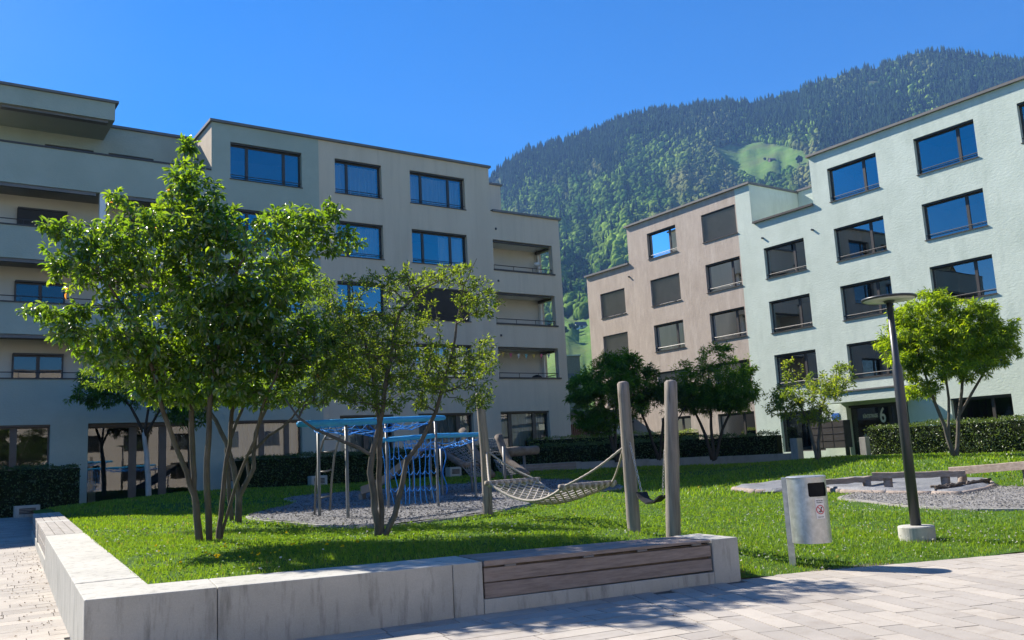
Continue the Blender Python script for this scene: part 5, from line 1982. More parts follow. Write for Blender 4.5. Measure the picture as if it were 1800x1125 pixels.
def kerb(loop, label, skip=None):
    """row of kerb stones round a bed; each stone is a part"""
    r = thing('kerb', label, 'kerb', (*loop.mean(0), G(*loop.mean(0))))
    seg = np.linalg.norm(np.diff(np.vstack([loop, loop[:1]]), axis=0), axis=1)
    cl = np.concatenate([[0], np.cumsum(seg)])
    n = int(cl[-1] / .9)
    ext = np.vstack([loop, loop[:1]])
    cen = loop.mean(0)

    def at(s):
        s = s % cl[-1]
        i = min(int(np.searchsorted(cl, s, 'right')) - 1, len(seg) - 1)
        f = (s - cl[i]) / (seg[i] + 1e-9)
        return ext[i] * (1 - f) + ext[i + 1] * f
    for k in range(n):
        s0, s1 = cl[-1] * k / n + .008, cl[-1] * (k + 1) / n - .008
        mb_ = MB()
        rows = []
        for s in np.linspace(s0, s1, 4):
            p_ = at(s)
            d = at(s + .05) - at(s - .05)
            d /= np.hypot(*d) + 1e-9
            nn = np.array([-d[1], d[0]])
            z_ = G(*p_)
            rows.append([(*(p_ - nn * .09), z_ - .1), (*(p_ + nn * .09), z_ - .1), (*(p_ + nn * .08), z_ + .035), (*(p_ - nn * .08), z_ + .035)])
        for a_, b_ in zip(rows, rows[1:]):
            mb_.add(a_ + b_, [(0, 1, 5, 4), (1, 2, 6, 5), (2, 3, 7, 6), (3, 0, 4, 7)])
        mb_.add(rows[0] + rows[-1], [(0, 3, 2, 1), (4, 5, 6, 7)])
        build('kerb_stone', mb_, 'concrete_grey', r)


kerb(ML_, 'pale concrete kerb curving round the wood chip play area')
kerb(GL_, 'pale kerb round the gravel patch beyond the lamp')
rg = np.random.default_rng(9)


def chips(loop, n, size, tints, name, label, seed):
    rg_ = np.random.default_rng(seed)
    lo, hi = loop.min(0), loop.max(0)
    c = rg_.uniform(lo, hi, (n, 2))
    c = c[in_poly(c[:, 0], c[:, 1], loop)]
    k = len(c)
    d = rg_.normal(size=(k, 3))
    d[:, 2] *= .35
    s = size * rg_.uniform(.5, 1.3, k)
    V_, F_, kk = leaf_mesh(np.column_stack([c, lawn_z(c) + .06 + rg_.uniform(-.01, .02, k)]), d, np.array([[0, 0, 1.0]]) + rg_.normal(0, .5, (k, 3)), s, s * .55, 0, .12)
    tn = np.array(tints)
    m_ = rg_.random((k, 1))
    tagged(np_mesh(name, V_, F_, 'petal', tint=np.repeat(tn[0] * (1 - m_) + tn[1] * m_, kk, 0)), label, 'ground cover', kind='stuff')


chips(ML_, 26000, .055, ((.09, .088, .085), (.27, .262, .255)), 'wood_chips', 'grey wood chips covering the play area', 14)
chips(GL_, 9000, .05, ((.17, .165, .16), (.40, .385, .36)), 'gravel_stones', 'grey gravel beyond the lamp', 15)


def log_tube(mb_, pts, r, n=12, seed=0, wob=.03):
    """weathered round timber with rounded ends"""
    rg_ = np.random.default_rng(seed)
    pts = [np.array(p_, float) for p_ in pts]
    P_ = []
    R_ = []
    for a_, b_, ra, rb in zip(pts, pts[1:], r, r[1:]):
        k = max(3, int(np.linalg.norm(b_ - a_) / .18))
        for j in range(k):
            f = j / k
            P_.append(a_ * (1 - f) + b_ * f)
            R_.append(ra * (1 - f) + rb * f)
    P_.append(pts[-1])
    R_.append(r[-1])
    R_ = np.array(R_) * (1 + rg_.normal(0, wob, len(R_)))
    e = (pts[-1] - pts[-2]) / np.linalg.norm(pts[-1] - pts[-2])
    P_ += [pts[-1] + e * R_[-1] * .28, pts[-1] + e * R_[-1] * .38]
    R_ = np.concatenate([R_, [R_[-1] * .72, R_[-1] * .25]])
    return mb_.tube(P_, R_, n)


# ---------------------------------------------------------------- hammock and swing on round posts
def post(name, label, px_pts, r, seed):
    p_, D_ = base_at(*px_pts[0])
    pts = [p_ - np.array([0, 0, .25]), p_] + [atD(x, y, D_) for x, y in px_pts[1:]]
    o_ = build(name, log_tube(MB(), pts, [r * 1.04, r * 1.02] + list(np.linspace(r, r * .9, len(pts) - 2)), 16, seed, .02), 'wood_post', origin=p_, smooth=True)
    tagged(o_, label, 'post', 'round timber posts of the hammock and swing')
    return pts, D_


p3, D3 = post('timber_post', 'leaning weathered timber post at the wood chip edge holding the hammock', [(858, 906), (853, 800), (843, 693)], .095, 1)
p1_, D1_ = post('timber_post', 'tall weathered timber post between hammock and swing', [(1115, 935), (1105, 800), (1095, 674)], .100, 2)
p2_, D2_ = post('timber_post', 'weathered timber post with slanted top right behind the bench end', [(1184, 951), (1181, 800), (1179, 672)], .105, 3)

LBc, RBc = atD(902, 846, D3 - .9), atD(1034, 852, D1_ + 1.1)
ax = (RBc - LBc)
ax[2] = 0
ax /= np.linalg.norm(ax)
pr = np.array([-ax[1], ax[0], 0])
if pr[0] < 0:
    pr = -pr
hm = thing('rope_hammock', 'pale rope net hammock hung between two timber posts', 'hammock', (LBc + RBc) / 2 - np.array([0, 0, .3]))
hw = .55
for c_ in (LBc, RBc):
    build('spreader_bar', log_tube(MB(), [c_ - pr * (hw + .08), c_ + pr * (hw + .08)], [.045, .045], 10, 5, .02), 'wood_post', hm, smooth=True)


def hpt(u, v):
    q = LBc * (1 - u) + RBc * u
    sag = .36 * 4 * u * (1 - u) * (1 - .25 * (2 * v - 1) ** 2)
    return q + pr * (2 * v - 1) * hw * (1 - .10 * math.sin(u * math.pi)) - np.array([0, 0, sag])


mbn = MB()
nu, nv = 14, 6
for k in range(-nv + 1, nu + 1):
    for s_ in (1, -1):
        pl = []
        for j in range(nv + 1):
            u = (k + j) / nu if s_ > 0 else (k + (nv - j)) / nu
            if -.001 <= u <= 1.001:
                pl.append(hpt(min(max(u, 0), 1), j / nv))
        if len(pl) > 1:
            mbn.tube(pl, .015, 5)
for v in (0, 1):
    mbn.tube([hpt(u, v) for u in np.linspace(0, 1, 24)], .022, 6)
net = build('net', mbn, 'rope_pale', hm, smooth=True)
for c_, at_, in ((LBc, atD(855, 792, D3)), (RBc, atD(1096, 786, D1_))):
    for s_ in (-1, 1):
        e_ = c_ + pr * s_ * hw
        pts = [at_ * (1 - f) + e_ * f - np.array([0, 0, .05 * math.sin(f * math.pi)]) for f in np.linspace(0, 1, 24)]
        build('hanging_rope', MB().tube(pts, [.016 if i % 2 else .021 for i in range(24)], 6), 'rope_pale', hm, smooth=True)
    dv_ = (c_ - at_) / np.linalg.norm(c_ - at_)
    build('eye_bolt', MB().tube([at_ - dv_ * .06, at_ + dv_ * .07], .018, 6), 'chain_steel', hm)
for c_ in (LBc, RBc):
    mbk = MB()
    for k in range(9):
        mbk.lathe(c_ + pr * (-hw + 2 * hw * k / 8) - np.array([0, 0, .02]), [(.01, -.06), (.055, -.03), (.055, .04), (.01, .065)], 6)
    build('knots', mbk, 'rope_pale', hm, smooth=True)

sw = thing('belt_swing', 'black rubber belt swing on chains between the two front posts', 'swing', atD(1146, 885, (D1_ + D2_) / 2))
Dm = (D1_ + D2_) / 2
bl = [atD(1128, 866, Dm + .25), atD(1132, 876, Dm + .15), atD(1143, 884, Dm), atD(1155, 881, Dm - .1), atD(1165, 872, Dm - .2)]
mbs = MB()
for a_, b_ in zip(bl, bl[1:]):
    mbs.bar(a_ - (b_ - a_) * .06, b_ + (b_ - a_) * .06, .17, .022)
build('belt_seat', mbs, 'rubber', sw)
for a_, b_ in ((atD(1107, 778, D1_ - .1), bl[0]), (atD(1168, 792, D2_), bl[-1])):
    mbc = MB()
    k = int(np.linalg.norm(b_ - a_) / .045)
    d_ = (b_ - a_) / np.linalg.norm(b_ - a_)
    s_ = np.cross(d_, (0, 1, 0))
    s_ /= np.linalg.norm(s_)
    for i in range(k):
        q = a_ + (b_ - a_) * (i + .5) / k
        side = s_ if i % 2 else np.cross(d_, s_)
        mbc.tube([q + d_ * .03 * math.cos(t_) + side * .016 * math.sin(t_) for t_ in np.linspace(0, 2 * math.pi, 9)], .006, 4, False)
    build('chain', mbc, 'chain_steel', sw)

# ---------------------------------------------------------------- blue rope climbing frame
cf = thing('rope_climber', 'blue rope net climbing frame on slim steel posts', 'play equipment', hit(690, 890))
PB = {}
for k, (bx, by, tx, ty) in {'A': (562, 911, 559, 748), 'B': (612, 915, 607, 742), 'C': (683, 897, 680, 740), 'D': (771, 894, 765, 735), 'E': (759, 881, 756, 784), 'F': (778, 873, 776, 788), 'G': (837, 878, 834, 768)}.items():
    p_, D_ = base_at(bx, by)
    t_ = atD(tx, ty, D_)
    t_[:2] = p_[:2]
    PB[k] = (p_, t_, D_)
    build('steel_post', MB().tube([p_ - np.array([0, 0, .2]), p_, t_], .032, 10), 'steel', cf, smooth=True)


def lerp(a_, b_, t_):
    return a_ * (1 - t_) + b_ * t_


TB, TD, TA, TC = PB['B'][1], PB['D'][1], PB['A'][1], PB['C'][1]
zt_ = (TB[2] + TD[2]) / 2
beams = [(lerp(TB, TD, -.42), lerp(TB, TD, 1.12)), (lerp(TA, TC, -.1), lerp(TA, TC, 1.1))]


def padded(a_, b_, r=.062):
    n_ = 16
    pts = [lerp(a_, b_, i / n_) for i in range(n_ + 1)]
    build('padded_beam', MB().tube(pts, [r * .8] + [r * (1 + .05 * math.sin(i * 2.1)) for i in range(1, n_)] + [r * .8], 12), 'blue_pad', cf, smooth=True)


for a_, b_ in beams:
    padded(a_, b_)


def rope_net(a0, a1, b0, b1, nu_, nv_, sag, r, mat, parent, jit=.0, seed=0, name='net'):
    rg_ = np.random.default_rng(seed)
    Pn = np.zeros((nu_ + 1, nv_ + 1, 3))
    for i in range(nu_ + 1):
        for j in range(nv_ + 1):
            u, v = i / nu_, j / nv_
            q = lerp(lerp(a0, a1, u), lerp(b0, b1, u), v)
            q = q - np.array([0, 0, sag * 4 * v * (1 - v) * (.6 + .4 * math.sin(u * math.pi))])
            Pn[i, j] = q + rg_.normal(0, jit, 3) * (0 if j in (0, nv_) else 1)
    mb_ = MB()
    for i in range(nu_ + 1):
        mb_.tube(Pn[i], r, 4)
    for j in range(nv_ + 1):
        mb_.tube(Pn[:, j], r, 4)
    return build(name, mb_, mat, parent, smooth=True)


rope_net(lerp(*beams[0], .16), lerp(*beams[0], .97), lerp(*beams[1], .02), lerp(*beams[1], .98), 12, 5, .26, .0085, 'blue_rope', cf, .03, 3)
TG, TE_, TF_ = PB['G'][1], PB['E'][1], PB['F'][1]
LD = lerp(PB['D'][0], PB['D'][1], .0)
Dd = PB['D'][2]
lowL, lowR = atD(669, 774, PB['C'][2]), atD(846, 764, PB['G'][2] - .2)
lowM = atD(765, 766, Dd)
padded(lowL, lowM, .055)
padded(lowM, lowR, .055)
rope_net(lerp(lowL, lowM, .35), lowM, atD(720, 789, PB['E'][2]), TF_, 7, 4, .12, .008, 'blue_rope', cf, .03, 4)
rope_net(lowM, lerp(lowM, lowR, .95), TF_, lerp(TF_, TG, .8), 7, 4, .16, .008, 'blue_rope', cf, .03, 5)
# hanging scramble net
for k in range(10):
    f = k / 9
    top_ = lerp(lowL, lowM, f)
    gx = lerp(PB['C'][0], PB['D'][0], f)
    zz_ = G(*gx[:2]) + .12
    pts = [lerp(top_, np.array([gx[0], gx[1], zz_]), t_) + np.array([.03 * math.sin(t_ * 6 + k), .03 * math.cos(t_ * 5 + 2 * k), 0]) for t_ in np.linspace(0, 1, 9)]
    build('net_rope', MB().tube(pts, .0095, 5), 'blue_rope', cf, smooth=True)
for lv in (.25, .5, .75):
    pts = []
    for i in range(49):
        f = i / 48
        top_ = lerp(lowL, lowM, f)
        gx = lerp(PB['C'][0], PB['D'][0], f)
        q = lerp(top_, np.array([gx[0], gx[1], G(*gx[:2]) + .12]), lv)
        pts.append(q - np.array([0, 0, .09 * abs(math.sin(f * 9 * math.pi))]))
    build('net_rope', MB().tube(pts, .0085, 5), 'blue_rope', cf, smooth=True)
pts = [lerp(TF_, np.array([*PB['F'][0][:2], PB['F'][0][2] + .05]), t_) + np.array([.05 + .06 * math.sin(t_ * 9), -.08, 0]) for t_ in np.linspace(0, 1, 14)]
build('net_rope', MB().tube(pts, .015, 5), 'blue_rope', cf, smooth=True)
# arched ladder
DA_ = PB['A'][2]
lad = []
for rail in ([(553, 905), (555, 850), (560, 805), (568, 775), (582, 752)], [(580, 898), (583, 845), (588, 800), (596, 772), (607, 750)]):
    pts = [atD(x, y, DA_ + .05) for x, y in rail]
    lad.append(pts)
lr = build('ladder_rail', MB().tube(lad[0], .022, 8), 'steel', cf, smooth=True)
build('ladder_rail', MB().tube(lad[1], .022, 8), 'steel', cf, smooth=True)


def along(pts, f):
    f *= len(pts) - 1
    i = min(int(f), len(pts) - 2)
    return lerp(pts[i], pts[i + 1], f - i)


for f in (.13, .36, .58, .78, .93):
    a_, b_ = along(lad[0], f), along(lad[1], f)
    build('rung', MB().tube([a_, (a_ + b_) / 2 - np.array([0, 0, .015]), b_], .017, 6), 'steel', cf, smooth=True)

# ---------------------------------------------------------------- slide
DS = 25.0
sl = thing('slide', 'steel slide descending from the timber climbing tower', 'slide', atD(640, 876, DS - .8))
path = [(638, 866, -.9), (652, 861, -.8), (675, 848, -.6), (700, 828, -.3), (725, 806, 0), (745, 789, .2), (762, 786, .5)]
cp = [atD(x, y, DS + dd_) for x, y, dd_ in path]
acr = np.array([math.sin(HEAD), math.cos(HEAD), 0]) * .30
mbs, mb2 = MB(), MB()
for a_, b_ in zip(cp, cp[1:]):
    mbs.hexa([a_ - acr - (0, 0, .03), b_ - acr - (0, 0, .03), b_ + acr - (0, 0, .03), a_ + acr - (0, 0, .03), a_ - acr, b_ - acr, b_ + acr, a_ + acr])
build('chute', mbs, 'steel', sl)
for s_ in (-1, 1):
    mbq = MB()
    for a_, b_ in zip(cp, cp[1:]):
        e_ = acr * s_ * 1.06
        th_ = acr * .08
        mbq.hexa([a_ + e_ - th_ - (0, 0, .04), b_ + e_ - th_ - (0, 0, .04), b_ + e_ + th_ - (0, 0, .04), a_ + e_ + th_ - (0, 0, .04), a_ + e_ - th_ + (0, 0, .17), b_ + e_ - th_ + (0, 0, .17), b_ + e_ + th_ + (0, 0, .17), a_ + e_ + th_ + (0, 0, .17)])
    build('side_board', mbq, 'steel', sl)
q = cp[0]
build('end_plate', MB().obox(q - np.array([.02, 0, .11]), np.array([math.cos(HEAD), -math.sin(HEAD), 0]) * .05, acr, (0, 0, .10)), 'steel', sl)
for c_ in (cp[1], cp[4]):
    build('support', MB().tube([(c_[0], c_[1], G(*c_[:2]) - .1), c_ - np.array([0, 0, .035])], .03, 8), 'steel', sl)

# ---------------------------------------------------------------- timber net tower
DT = 25.5
tw = thing('climbing_tower', 'timber climbing tower of leaning logs with grey rope nets behind the blue frame', 'play equipment', hit(840, 848))


def LG(pts, r, seed, mat='wood_log'):
    P_ = [atD(x, y, DT + (d_[0] if d_ else 0)) for x, y, *d_ in pts]
    build('log', log_tube(MB(), P_, list(np.linspace(r, r * .9, len(P_))), 12, seed, .03), mat, tw, smooth=True)


LG([(766, 788, .3), (815, 818, -.3)], .10, 1)
LG([(812, 756, .6), (826, 780, .3), (846, 812, 0), (866, 836, -.3)], .11, 2)
LG([(876, 766, .2), (884, 790, 0), (894, 812, -.3), (926, 834, -.9)], .115, 3)
LG([(888, 795, .2), (944, 791, .9)], .145, 4)
LG([(815, 818, -.3), (858, 816, .2)], .07, 5)
for bx, ty, d_ in ((885, 785, -.5), (897, 800, .3), (828, 815, -.2), (921, 800, .8)):
    t_ = atD(bx, ty, DT + d_)
    build('steel_post', MB().tube([(t_[0], t_[1], G(*t_[:2]) - .2), t_], .04, 8), 'steel', tw, smooth=True)


def panel(c, nu_, nv_, seed):
    q = [atD(x, y, DT + d_) for x, y, d_ in c]
    rope_net(q[0], q[1], q[3], q[2], nu_, nv_, .02, .014, 'rope_grey', tw, .012, seed)


panel([(772, 792, .3), (822, 774, .4), (845, 808, 0), (812, 816, -.2)], 14, 8, 1)
panel([(814, 819, -.3), (850, 815, .1), (858, 836, -.2), (828, 838, -.5)], 10, 6, 2)
panel([(856, 772, .4), (878, 770, .3), (887, 799, 0), (862, 800, .2)], 7, 6, 3)
panel([(868, 808, 0), (893, 816, -.2), (914, 832, -.6), (884, 836, -.4)], 8, 6, 4)
q = atD(768, 800, DT + .6)
build('deck', MB().obox(q, np.array([math.cos(HEAD), -math.sin(HEAD), 0]) * .55, FWD * .5, (0, 0, .04)), 'wood_dark', tw)

# ---------------------------------------------------------------- balance beams over a covered sand pit
pit_px = [(1290, 863), (1320, 857), (1370, 853), (1450, 851), (1540, 845), (1640, 845), (1735, 849), (1748, 858), (1735, 864), (1692, 873), (1640, 872), (1560, 871), (1480, 868), (1445, 864), (1390, 868), (1330, 868)]
TP = np.array([hit(*q)[:2] for q in pit_px])
TL = smooth_loop(TP, 5)
c = TL.mean(0)
mbt = MB()
rings = 16
V_ = [c] + [c + (TL - c) * (r / rings) for r in range(1, rings + 1)]
V_ = np.vstack(V_)
rr = np.concatenate([[0]] + [np.full(len(TL), r / rings) for r in range(1, rings + 1)])
Zt = lawn_z(V_) + .15 + .07 * fbm(V_[:, 0] * 1.3, V_[:, 1] * 1.3, 3) + .022 * np.sin(V_[:, 0] * 3 + V_[:, 1] * 1.7) - .10 * np.clip((rr - .93) / .07, 0, 1) - .05 * (1 - rr)
mbt.v = [tuple(q) for q in np.column_stack([V_, Zt])]
n = len(TL)
mbt.f = [(0, 1 + j, 1 + (j + 1) % n) for j in range(n)]
for r in range(rings - 1):
    for j in range(n):
        a_, b_ = 1 + r * n + j, 1 + r * n + (j + 1) % n
        mbt.f.append((a_, a_ + n, b_ + n, b_))
tarp = tagged(build('tarpaulin', mbt, 'tarp', origin=(*c, G(*c)), smooth=True), 'wrinkled grey tarpaulin covering the sand pit under the balance beams', 'tarpaulin')
rim = thing('sand_pit', 'low rim of pale round logs edging the covered sand pit', 'sand pit', (*c, G(*c)))
for k in range(len(TP)):
    a_, b_ = TP[k], TP[(k + 1) % len(TP)]
    a3, b3 = np.array([*a_, G(*a_) + .03]), np.array([*b_, G(*b_) + .03])
    build('rim_log', log_tube(MB(), [a3, b3], [.08, .08], 10, k, .02), 'wood_beam', rim, smooth=True)
a3, b3 = hit(1648, 872), hit(1742, 858)
mbr = MB()
for k in range(5):
    pts = [lerp(a3, b3, i / 10) + np.array([rg.normal(0, .04), rg.normal(0, .04), .16 + .05 * math.sin(i * 1.9 + k)]) for i in range(11)]
    mbr.tube(pts, .028, 5)
tagged(build('rope_bundle', mbr, 'wood_dark', origin=a3, smooth=True), 'dark loose rope along the edge of the tarpaulin', 'rope')
for k, (lb, a_, b_, posts_, th_) in enumerate((('low weathered balance beam behind the litter bin', (1440, 849, 21.8), (1558, 839, 22.4), ((1523, 843, 22.2),), .13),
                                               ('middle balance beam crossing behind the lamp post', (1533, 836, 21.4), (1697, 832, 20.6), ((1661, 836, 20.8), (1560, 838, 21.3)), .14),
                                               ('highest balance beam reaching out of the picture edge', (1673, 828, 21.2), (1850, 815, 19.0), ((1805, 822, 19.6), (1690, 829, 21.0)), .18))):
    A3, B3 = atD(*a_), atD(*b_)
    bt = thing('balance_beam', lb, 'balance beam', (A3 + B3) / 2 - np.array([0, 0, .4]), 'balance beams over the sand pit')
    mbb = MB()
    d_ = B3 - A3
    seg_ = 8
    s_ = np.cross(d_ / np.linalg.norm(d_), (0, 0, 1))
    prof = [(-.5, -.5), (.5, -.5), (.5, .42), (.42, .5), (-.42, .5), (-.5, .42)]
    Vb = []
    for i in range(seg_ + 1):
        q = lerp(A3, B3, i / seg_) + np.array([0, 0, rg.normal(0, .006)])
        Vb += [q + s_ * x_ * th_ * 1.2 + np.array([0, 0, z_ * th_]) for x_, z_ in prof]
    m_ = len(prof)
    Fb = [(i * m_ + j, i * m_ + (j + 1) % m_, (i + 1) * m_ + (j + 1) % m_, (i + 1) * m_ + j) for i in range(seg_) for j in range(m_)] + [tuple(range(m_ - 1, -1, -1)), tuple(range(seg_ * m_, seg_ * m_ + m_))]
    build('beam', mbb.add(Vb, Fb), 'wood_beam', bt)
    for x_, y_, D_ in posts_:
        q = atD(x_, y_, D_)
        build('support_post', MB().tube([(q[0], q[1], G(*q[:2]) - .2), (q[0], q[1], q[2])], .10, 12), 'wood_beam', bt, smooth=True)

# ---------------------------------------------------------------- street lamp
p, DLm = base_at(1613, 949)
lamp = thing('street_lamp', 'dark street lamp with flat disc head on a round concrete foot', 'street lamp', p)
build('foot', MB().lathe(p, [(.255, -.2), (.255, .185), (.243, .20), (.10, .205)], 40), 'concrete', lamp, smooth=False)
topz = atD(1562, 532, DLm)[2]
hgt = topz - p[2]
build('pole', MB().lathe(p, [(.076, .2), (.074, hgt * .62), (.072, hgt * .72), (.052, hgt * .735), (.046, hgt)], 28), 'lamp_paint', lamp, smooth=True)
build('disc_head', MB().lathe(p, [(.07, hgt - .005), (.085, hgt + .03), (.395, hgt + .045), (.405, hgt + .062), (.395, hgt + .078), (.2, hgt + .105), (.02, hgt + .112)], 56), 'lamp_paint', lamp, smooth=True)
build('diffuser', MB().lathe(p, [(.10, hgt + .036), (.10, hgt + .026), (.372, hgt + .036), (.372, hgt + .041)], 56, False), 'lamp_glass', lamp, smooth=True)

# ---------------------------------------------------------------- litter bin
p, DBn = base_at(1398, 994)
rgt = np.array([math.cos(HEAD + .30), -math.sin(HEAD + .30), 0])
tow = -np.array([p[0], p[1], 0]) / math.hypot(p[0], p[1])
sgt = np.array([-tow[1], tow[0], 0])
if sgt @ np.array([math.cos(HEAD), -math.sin(HEAD), 0]) < 0:
    sgt = -sgt
BR = .245
bc = p + sgt * .235 + tow * .10
zb_, ztp = p[2] + .30, p[2] + 1.115
bn_ = thing('litter_bin', 'galvanised metal litter bin with a no-dogs sticker beside the paving', 'litter bin', p)
pc2 = p - sgt * .01
build('post', MB().obox((p[0] - sgt[0] * .03, p[1] - sgt[1] * .03, p[2] + .47), sgt * .042, tow * .05, (0, 0, .652)), 'galvanised', bn_, bevel=.004)
NSEG = 160
ang0 = math.atan2(tow[1], tow[0])
sgn = 1.0 if (math.cos(ang0 + .1) * sgt[0] + math.sin(ang0 + .1) * sgt[1]) > 0 else -1.0


def cyl(a_, z_, r=BR):
    """a_: angle round the bin, 0 towards the viewer, positive to the viewer's right"""
    t_ = ang0 + sgn * a_
    return (bc[0] + r * math.cos(t_), bc[1] + r * math.sin(t_), z_)


OA0, OA1, OZ0, OZ1 = .02, 1.16, ztp - .235, ztp - .06
mbb = MB()
zs = [zb_, zb_ + .3] + [OZ0 + (OZ1 - OZ0) * k / 20 for k in range(21)] + [ztp]
angs = [-math.pi + 2 * math.pi * k / NSEG for k in range(NSEG + 1)]
for a0, a1 in zip(angs, angs[1:]):
    for z0, z1 in zip(zs, zs[1:]):
        am, zm = (a0 + a1) / 2, (z0 + z1) / 2
        if OZ0 < zm < OZ1 and OA0 < am < OA1:
            ex = max(0, abs(am - (OA0 + OA1) / 2) * BR - ((OA1 - OA0) / 2 * BR - .035))
            ez = max(0, abs(zm - (OZ0 + OZ1) / 2) - ((OZ1 - OZ0) / 2 - .035))
            if math.hypot(ex, ez) < .035:
                continue
        mbb.quad(cyl(a0, z0), cyl(a1, z0), cyl(a1, z1), cyl(a0, z1))
mbb.add([cyl(a_, zb_ + .004) for a_ in angs[:-1]], [tuple(range(NSEG))])
build('drum', mbb, 'galvanised', bn_, smooth=False)
mbb = MB()
for a0, a1 in zip(angs, angs[1:]):
    mbb.quad(cyl(a0, zb_ + .02, BR - .02), cyl(a1, zb_ + .02, BR - .02), cyl(a1, ztp - .01, BR - .02), cyl(a0, ztp - .01, BR - .02))
build('liner', mbb, 'bin_inside', bn_)
build('lid', MB().lathe((bc[0], bc[1], ztp), [(BR + .006, .0), (BR + .008, .012), (BR - .01, .022), (.02, .028)], 64), 'galvanised', bn_)
build('bracket', MB().obox(lerp(p, bc, .3) * np.array([1, 1, 0]) + np.array([0, 0, ztp - .06]), sgt * .07, tow * .03, (0, 0, .03)), 'galvanised', bn_)


def wrap(name, V_, F_, mat, parent, off):
    """flat print (x to the right, y up, in metres) laid round the drum at the sticker"""
    mb_ = MB()
    mb_.add([cyl(SA + x_ / BR, SZ + y_, BR + off) for x_, y_ in V_], F_)
    return build(name, mb_, mat, parent)


SA, SZ = .58, ztp - .385
gx = np.linspace(-.062, .062, 9)
V_ = [(x_, -.125) for x_ in gx] + [(x_, .125) for x_ in gx]
stk = wrap('sticker', V_, [(i, i + 1, i + 10, i + 9) for i in range(8)], 'sign_white', bn_, .003)
stk['label'] = 'white no-dogs sticker with red ring'
n = 36
V_ = [(r_ * math.cos(k * 2 * math.pi / n), -.012 + r_ * math.sin(k * 2 * math.pi / n)) for r_ in (.058, .047) for k in range(n)]
wrap('red_ring', V_, [(k, (k + 1) % n, n + (k + 1) % n, n + k) for k in range(n)], 'sign_red', stk, .0045)
dog = [(-.034, -.030), (-.022, -.022), (-.012, -.018), (.000, -.006), (.006, .012), (.010, .030), (.018, .034), (.024, .030), (.032, .028), (.030, .020), (.020, .016), (.018, .002), (.016, -.020), (.020, -.034), (.008, -.034), (.004, -.020), (-.004, -.030), (.000, -.038), (-.016, -.038), (-.020, -.030)]
wrap('dog_symbol', [(x_ * .95, y_ - .010) for x_, y_ in dog], [tuple(range(len(dog)))], 'sign_black', stk, .0045)
d45 = math.sqrt(.5)
V_ = [(t_ * .05 * d45 + s_ * .005 * d45, -.012 - t_ * .05 * d45 + s_ * .005 * d45) for t_ in (-1, -.5, 0, .5, 1) for s_ in (-1, 1)]
wrap('red_bar', V_, [(2 * i, 2 * i + 1, 2 * i + 3, 2 * i + 2) for i in range(4)], 'sign_red', stk, .006)


def wrap_text(body, size, y0, parent):
    cu = bpy.data.curves.new('lettering', 'FONT')
    cu.body = body
    cu.size = size
    cu.offset = .0006
    cu.align_x = 'CENTER'
    cu.resolution_u = 2
    ob = bpy.data.objects.new('lettering', cu)
    COL.objects.link(ob)
    me = bpy.data.meshes.new_from_object(ob)
    bpy.data.objects.remove(ob)
    V_ = [(v_.co.x, v_.co.y + y0) for v_ in me.vertices]
    F_ = [tuple(q.vertices) for q in me.polygons]
    bpy.data.meshes.remove(me)
    wrap('lettering', V_, F_, 'sign_black', parent, .0045)


wrap_text('DIES IST KEIN', .0165, .094, stk)
wrap_text('HUNDEKLO', .0165, .070, stk)
wrap_text('Vielen Dank!', .0165, -.108, stk)

# ---------------------------------------------------------------- small concrete pieces
for k, (x, y, w_, h_, Y_, lb) in enumerate(((48, 905, 32, 17, 32.4, 'small concrete box with a grey grille before the hedge by the path'), (562, 868, 24, 16, 32.6, 'small concrete grille box before the hedge behind the arched ladder'), (802, 848, 19, 14, 32.9, 'small concrete grille box before the hedge behind the blue net'))):
    q = onY(x, y, Y_)
    D_ = float((q - CAM) @ FWD)
    q[2] = G(q[0], q[1]) if k else .5
    s_ = D_ / F
    W2, H2 = w_ * s_ / 2 / .82, h_ * s_ * 1.15
    vb = thing('grille_box', lb, 'vent', q, 'concrete grille boxes before the hedges')
    build('casing', MB().box(q[0] - W2, q[0] + W2, q[1], q[1] + .4, q[2] - .2, q[2] + H2), 'concrete', vb, bevel=.01)
    for i in range(4):
        z_ = q[2] + H2 * (.28 + .13 * i)
        build('grille_bar', MB().box(q[0] - W2 * .65, q[0] + W2 * .65, q[1] - .012, q[1] - .002, z_, z_ + H2 * .09), 'metal_anthracite', vb)
for x, yb, yt, w_, D_, lb in ((160, 891, 846, 18, 33.5, 'pale concrete pillar at the shaded entrance beside the hedge end'), (1403, 812, 770, 24, 34.5, 'concrete pillar where the low wall ends before the mint house'), (1523, 806, 768, 20, 34.5, 'concrete pillar at the start of the sunlit hedge')):
    q = atD(x, yb, D_)
    tz = atD(x, yt, D_)[2]
    s_ = w_ * D_ / F * .62
    pl = build('pillar', MB().box(q[0] - s_ / 2, q[0] + s_ / 2, q[1] - s_ / 2, q[1] + s_ / 2, q[2] - .6, tz), 'concrete_grey', origin=q, bevel=.012)
    tagged(pl, lb, 'pillar')
lw_ = thing('low_wall', 'low curved concrete wall with a timber inset in front of the hedge', 'wall', (27, 28.5, .8))
pth = [np.array(q) for q in ((21.9, 31.9), (24.6, 30.6), (26.9, 28.7), (28.7, 26.4), (30.1, 23.4))]
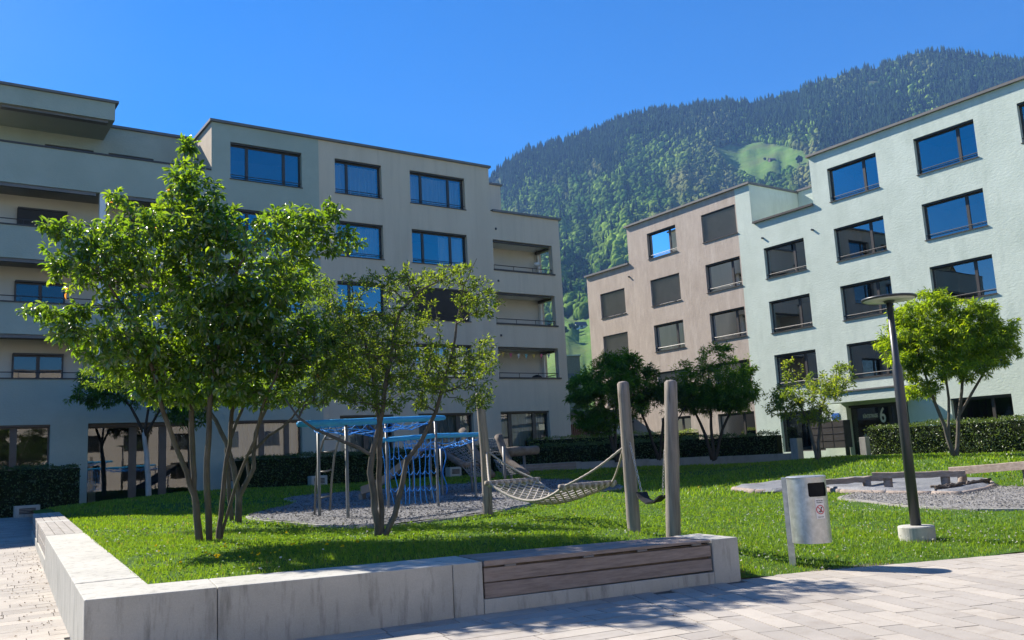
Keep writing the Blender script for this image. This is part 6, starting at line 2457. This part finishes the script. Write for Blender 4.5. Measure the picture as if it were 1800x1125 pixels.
for k, (a_, b_) in enumerate(zip(pth, pth[1:])):
    d_ = (b_ - a_) / np.hypot(*(b_ - a_))
    nn = np.array([-d_[1], d_[0]]) * .2
    za, zb2 = G(*a_), G(*b_)
    e_ = d_ * .004
    tz = 1.22 - .03 * k
    mbw = MB()
    mbw.hexa([(*(a_ - nn + e_), za - .3), (*(b_ - nn - e_), zb2 - .3), (*(b_ + nn - e_), zb2 - .3), (*(a_ + nn + e_), za - .3), (*(a_ - nn + e_), tz), (*(b_ - nn - e_), tz), (*(b_ + nn - e_), tz), (*(a_ + nn + e_), tz)])
    build('wall_block', mbw, 'concrete_grey', lw_)
    if k == 0:
        n1 = np.array([-d_[1], d_[0]])
        if n1 @ a_ > 0:
            n1 = -n1
        for i in range(3):
            z0 = tz - .13 - .13 * i
            q = (a_ + b_) / 2 + n1 * .215
            build('timber_plank', MB().obox((q[0], q[1], z0 + .055), (*(d_ * 1.25), 0), (*(n1 * .015), 0), (0, 0, .055)), 'wood_bench', lw_)
for x0, x1, y, D_, lb in ((1532, 1568, 803, 33.0, 'thin white stone seat edge at the foot of the sunlit hedge near the pillar'), (1774, 1830, 800, 29.5, 'thin white stone seat edge at the picture margin before the sunlit hedge')):
    a_, b_ = atD(x0, y, D_), atD(x1, y, D_)
    st = thing('stone_seat', lb, 'bench', (a_ + b_) / 2)
    build('slab', MB().bar(a_, b_, .4, .10), 'concrete', st)
    for q in (lerp(a_, b_, .2), lerp(a_, b_, .8)):
        build('support', MB().box(q[0] - .1, q[0] + .1, q[1] - .1, q[1] + .1, G(*q[:2]) - .2, q[2] - .052), 'concrete_grey', st)
# mailbox block at the entrance
q = onX(1457, 790, 34.6)
mbx = thing('mailbox_block', 'dark bronze mailbox block beside the entrance of the mint house', 'mailbox', (q[0], q[1], .7))
zt0, zb0 = onX(1457, 740, 34.6)[2], onX(1457, 788, 34.6)[2]
ya, yb2 = onX(1427, 765, 34.6)[1], onX(1485, 765, 34.6)[1]
build('casing', MB().box(34.6, 35.1, yb2, ya, zb0, zt0), 'metal_bronze', mbx, bevel=.01)
for i in range(4):
    for j in range(3):
        w_ = (ya - yb2) / 3
        h_ = (zt0 - zb0) / 4
        build('mailbox_door', MB().box(34.585, 34.598, yb2 + j * w_ + .02, yb2 + (j + 1) * w_ - .02, zb0 + i * h_ + .02, zb0 + (i + 1) * h_ - .02), 'metal_bronze', mbx)
for y_ in (yb2 + .1, ya - .1):
    build('leg', MB().box(34.75, 34.95, y_ - .05, y_ + .05, .4, zb0), 'metal_bronze', mbx)
# slatted shed beyond the corner
a_, b_ = atD(1001, 776, 52), atD(1054, 776, 52)
zt0 = atD(1025, 745, 52)[2]
sh = thing('slatted_shed', 'low shed with reddish vertical timber slats beyond the house corner', 'shed', (a_ + b_) / 2)
e_ = (b_ - a_)
e_[2] = 0
Ls = np.linalg.norm(e_)
e_ /= Ls
f_ = np.array([-e_[1], e_[0], 0])
zb0 = 0.4
cen = (a_ + b_) / 2
cen[2] = (zb0 + zt0) / 2
build('wall', MB().obox(cen + f_ * 1.6 + np.array([0, 0, .2]), e_ * (Ls / 2 + 1.4), f_ * 1.4, (0, 0, (zt0 - zb0) / 2 + .3)), 'plaster_cream', sh)
build('roof', MB().obox(cen + f_ * 1.4 + np.array([0, 0, (zt0 - zb0) / 2 + .62]), e_ * (Ls / 2 + 1.8), f_ * 2.0, (0, 0, .10)), 'metal_cap', sh)
for i in range(15):
    q = a_ + e_ * Ls * (i + .5) / 15
    q[2] = (zb0 + zt0) / 2
    build('slat', MB().obox(q, e_ * Ls / 15 * .36, f_ * .03, (0, 0, (zt0 - zb0) / 2)), 'wood_red', sh)
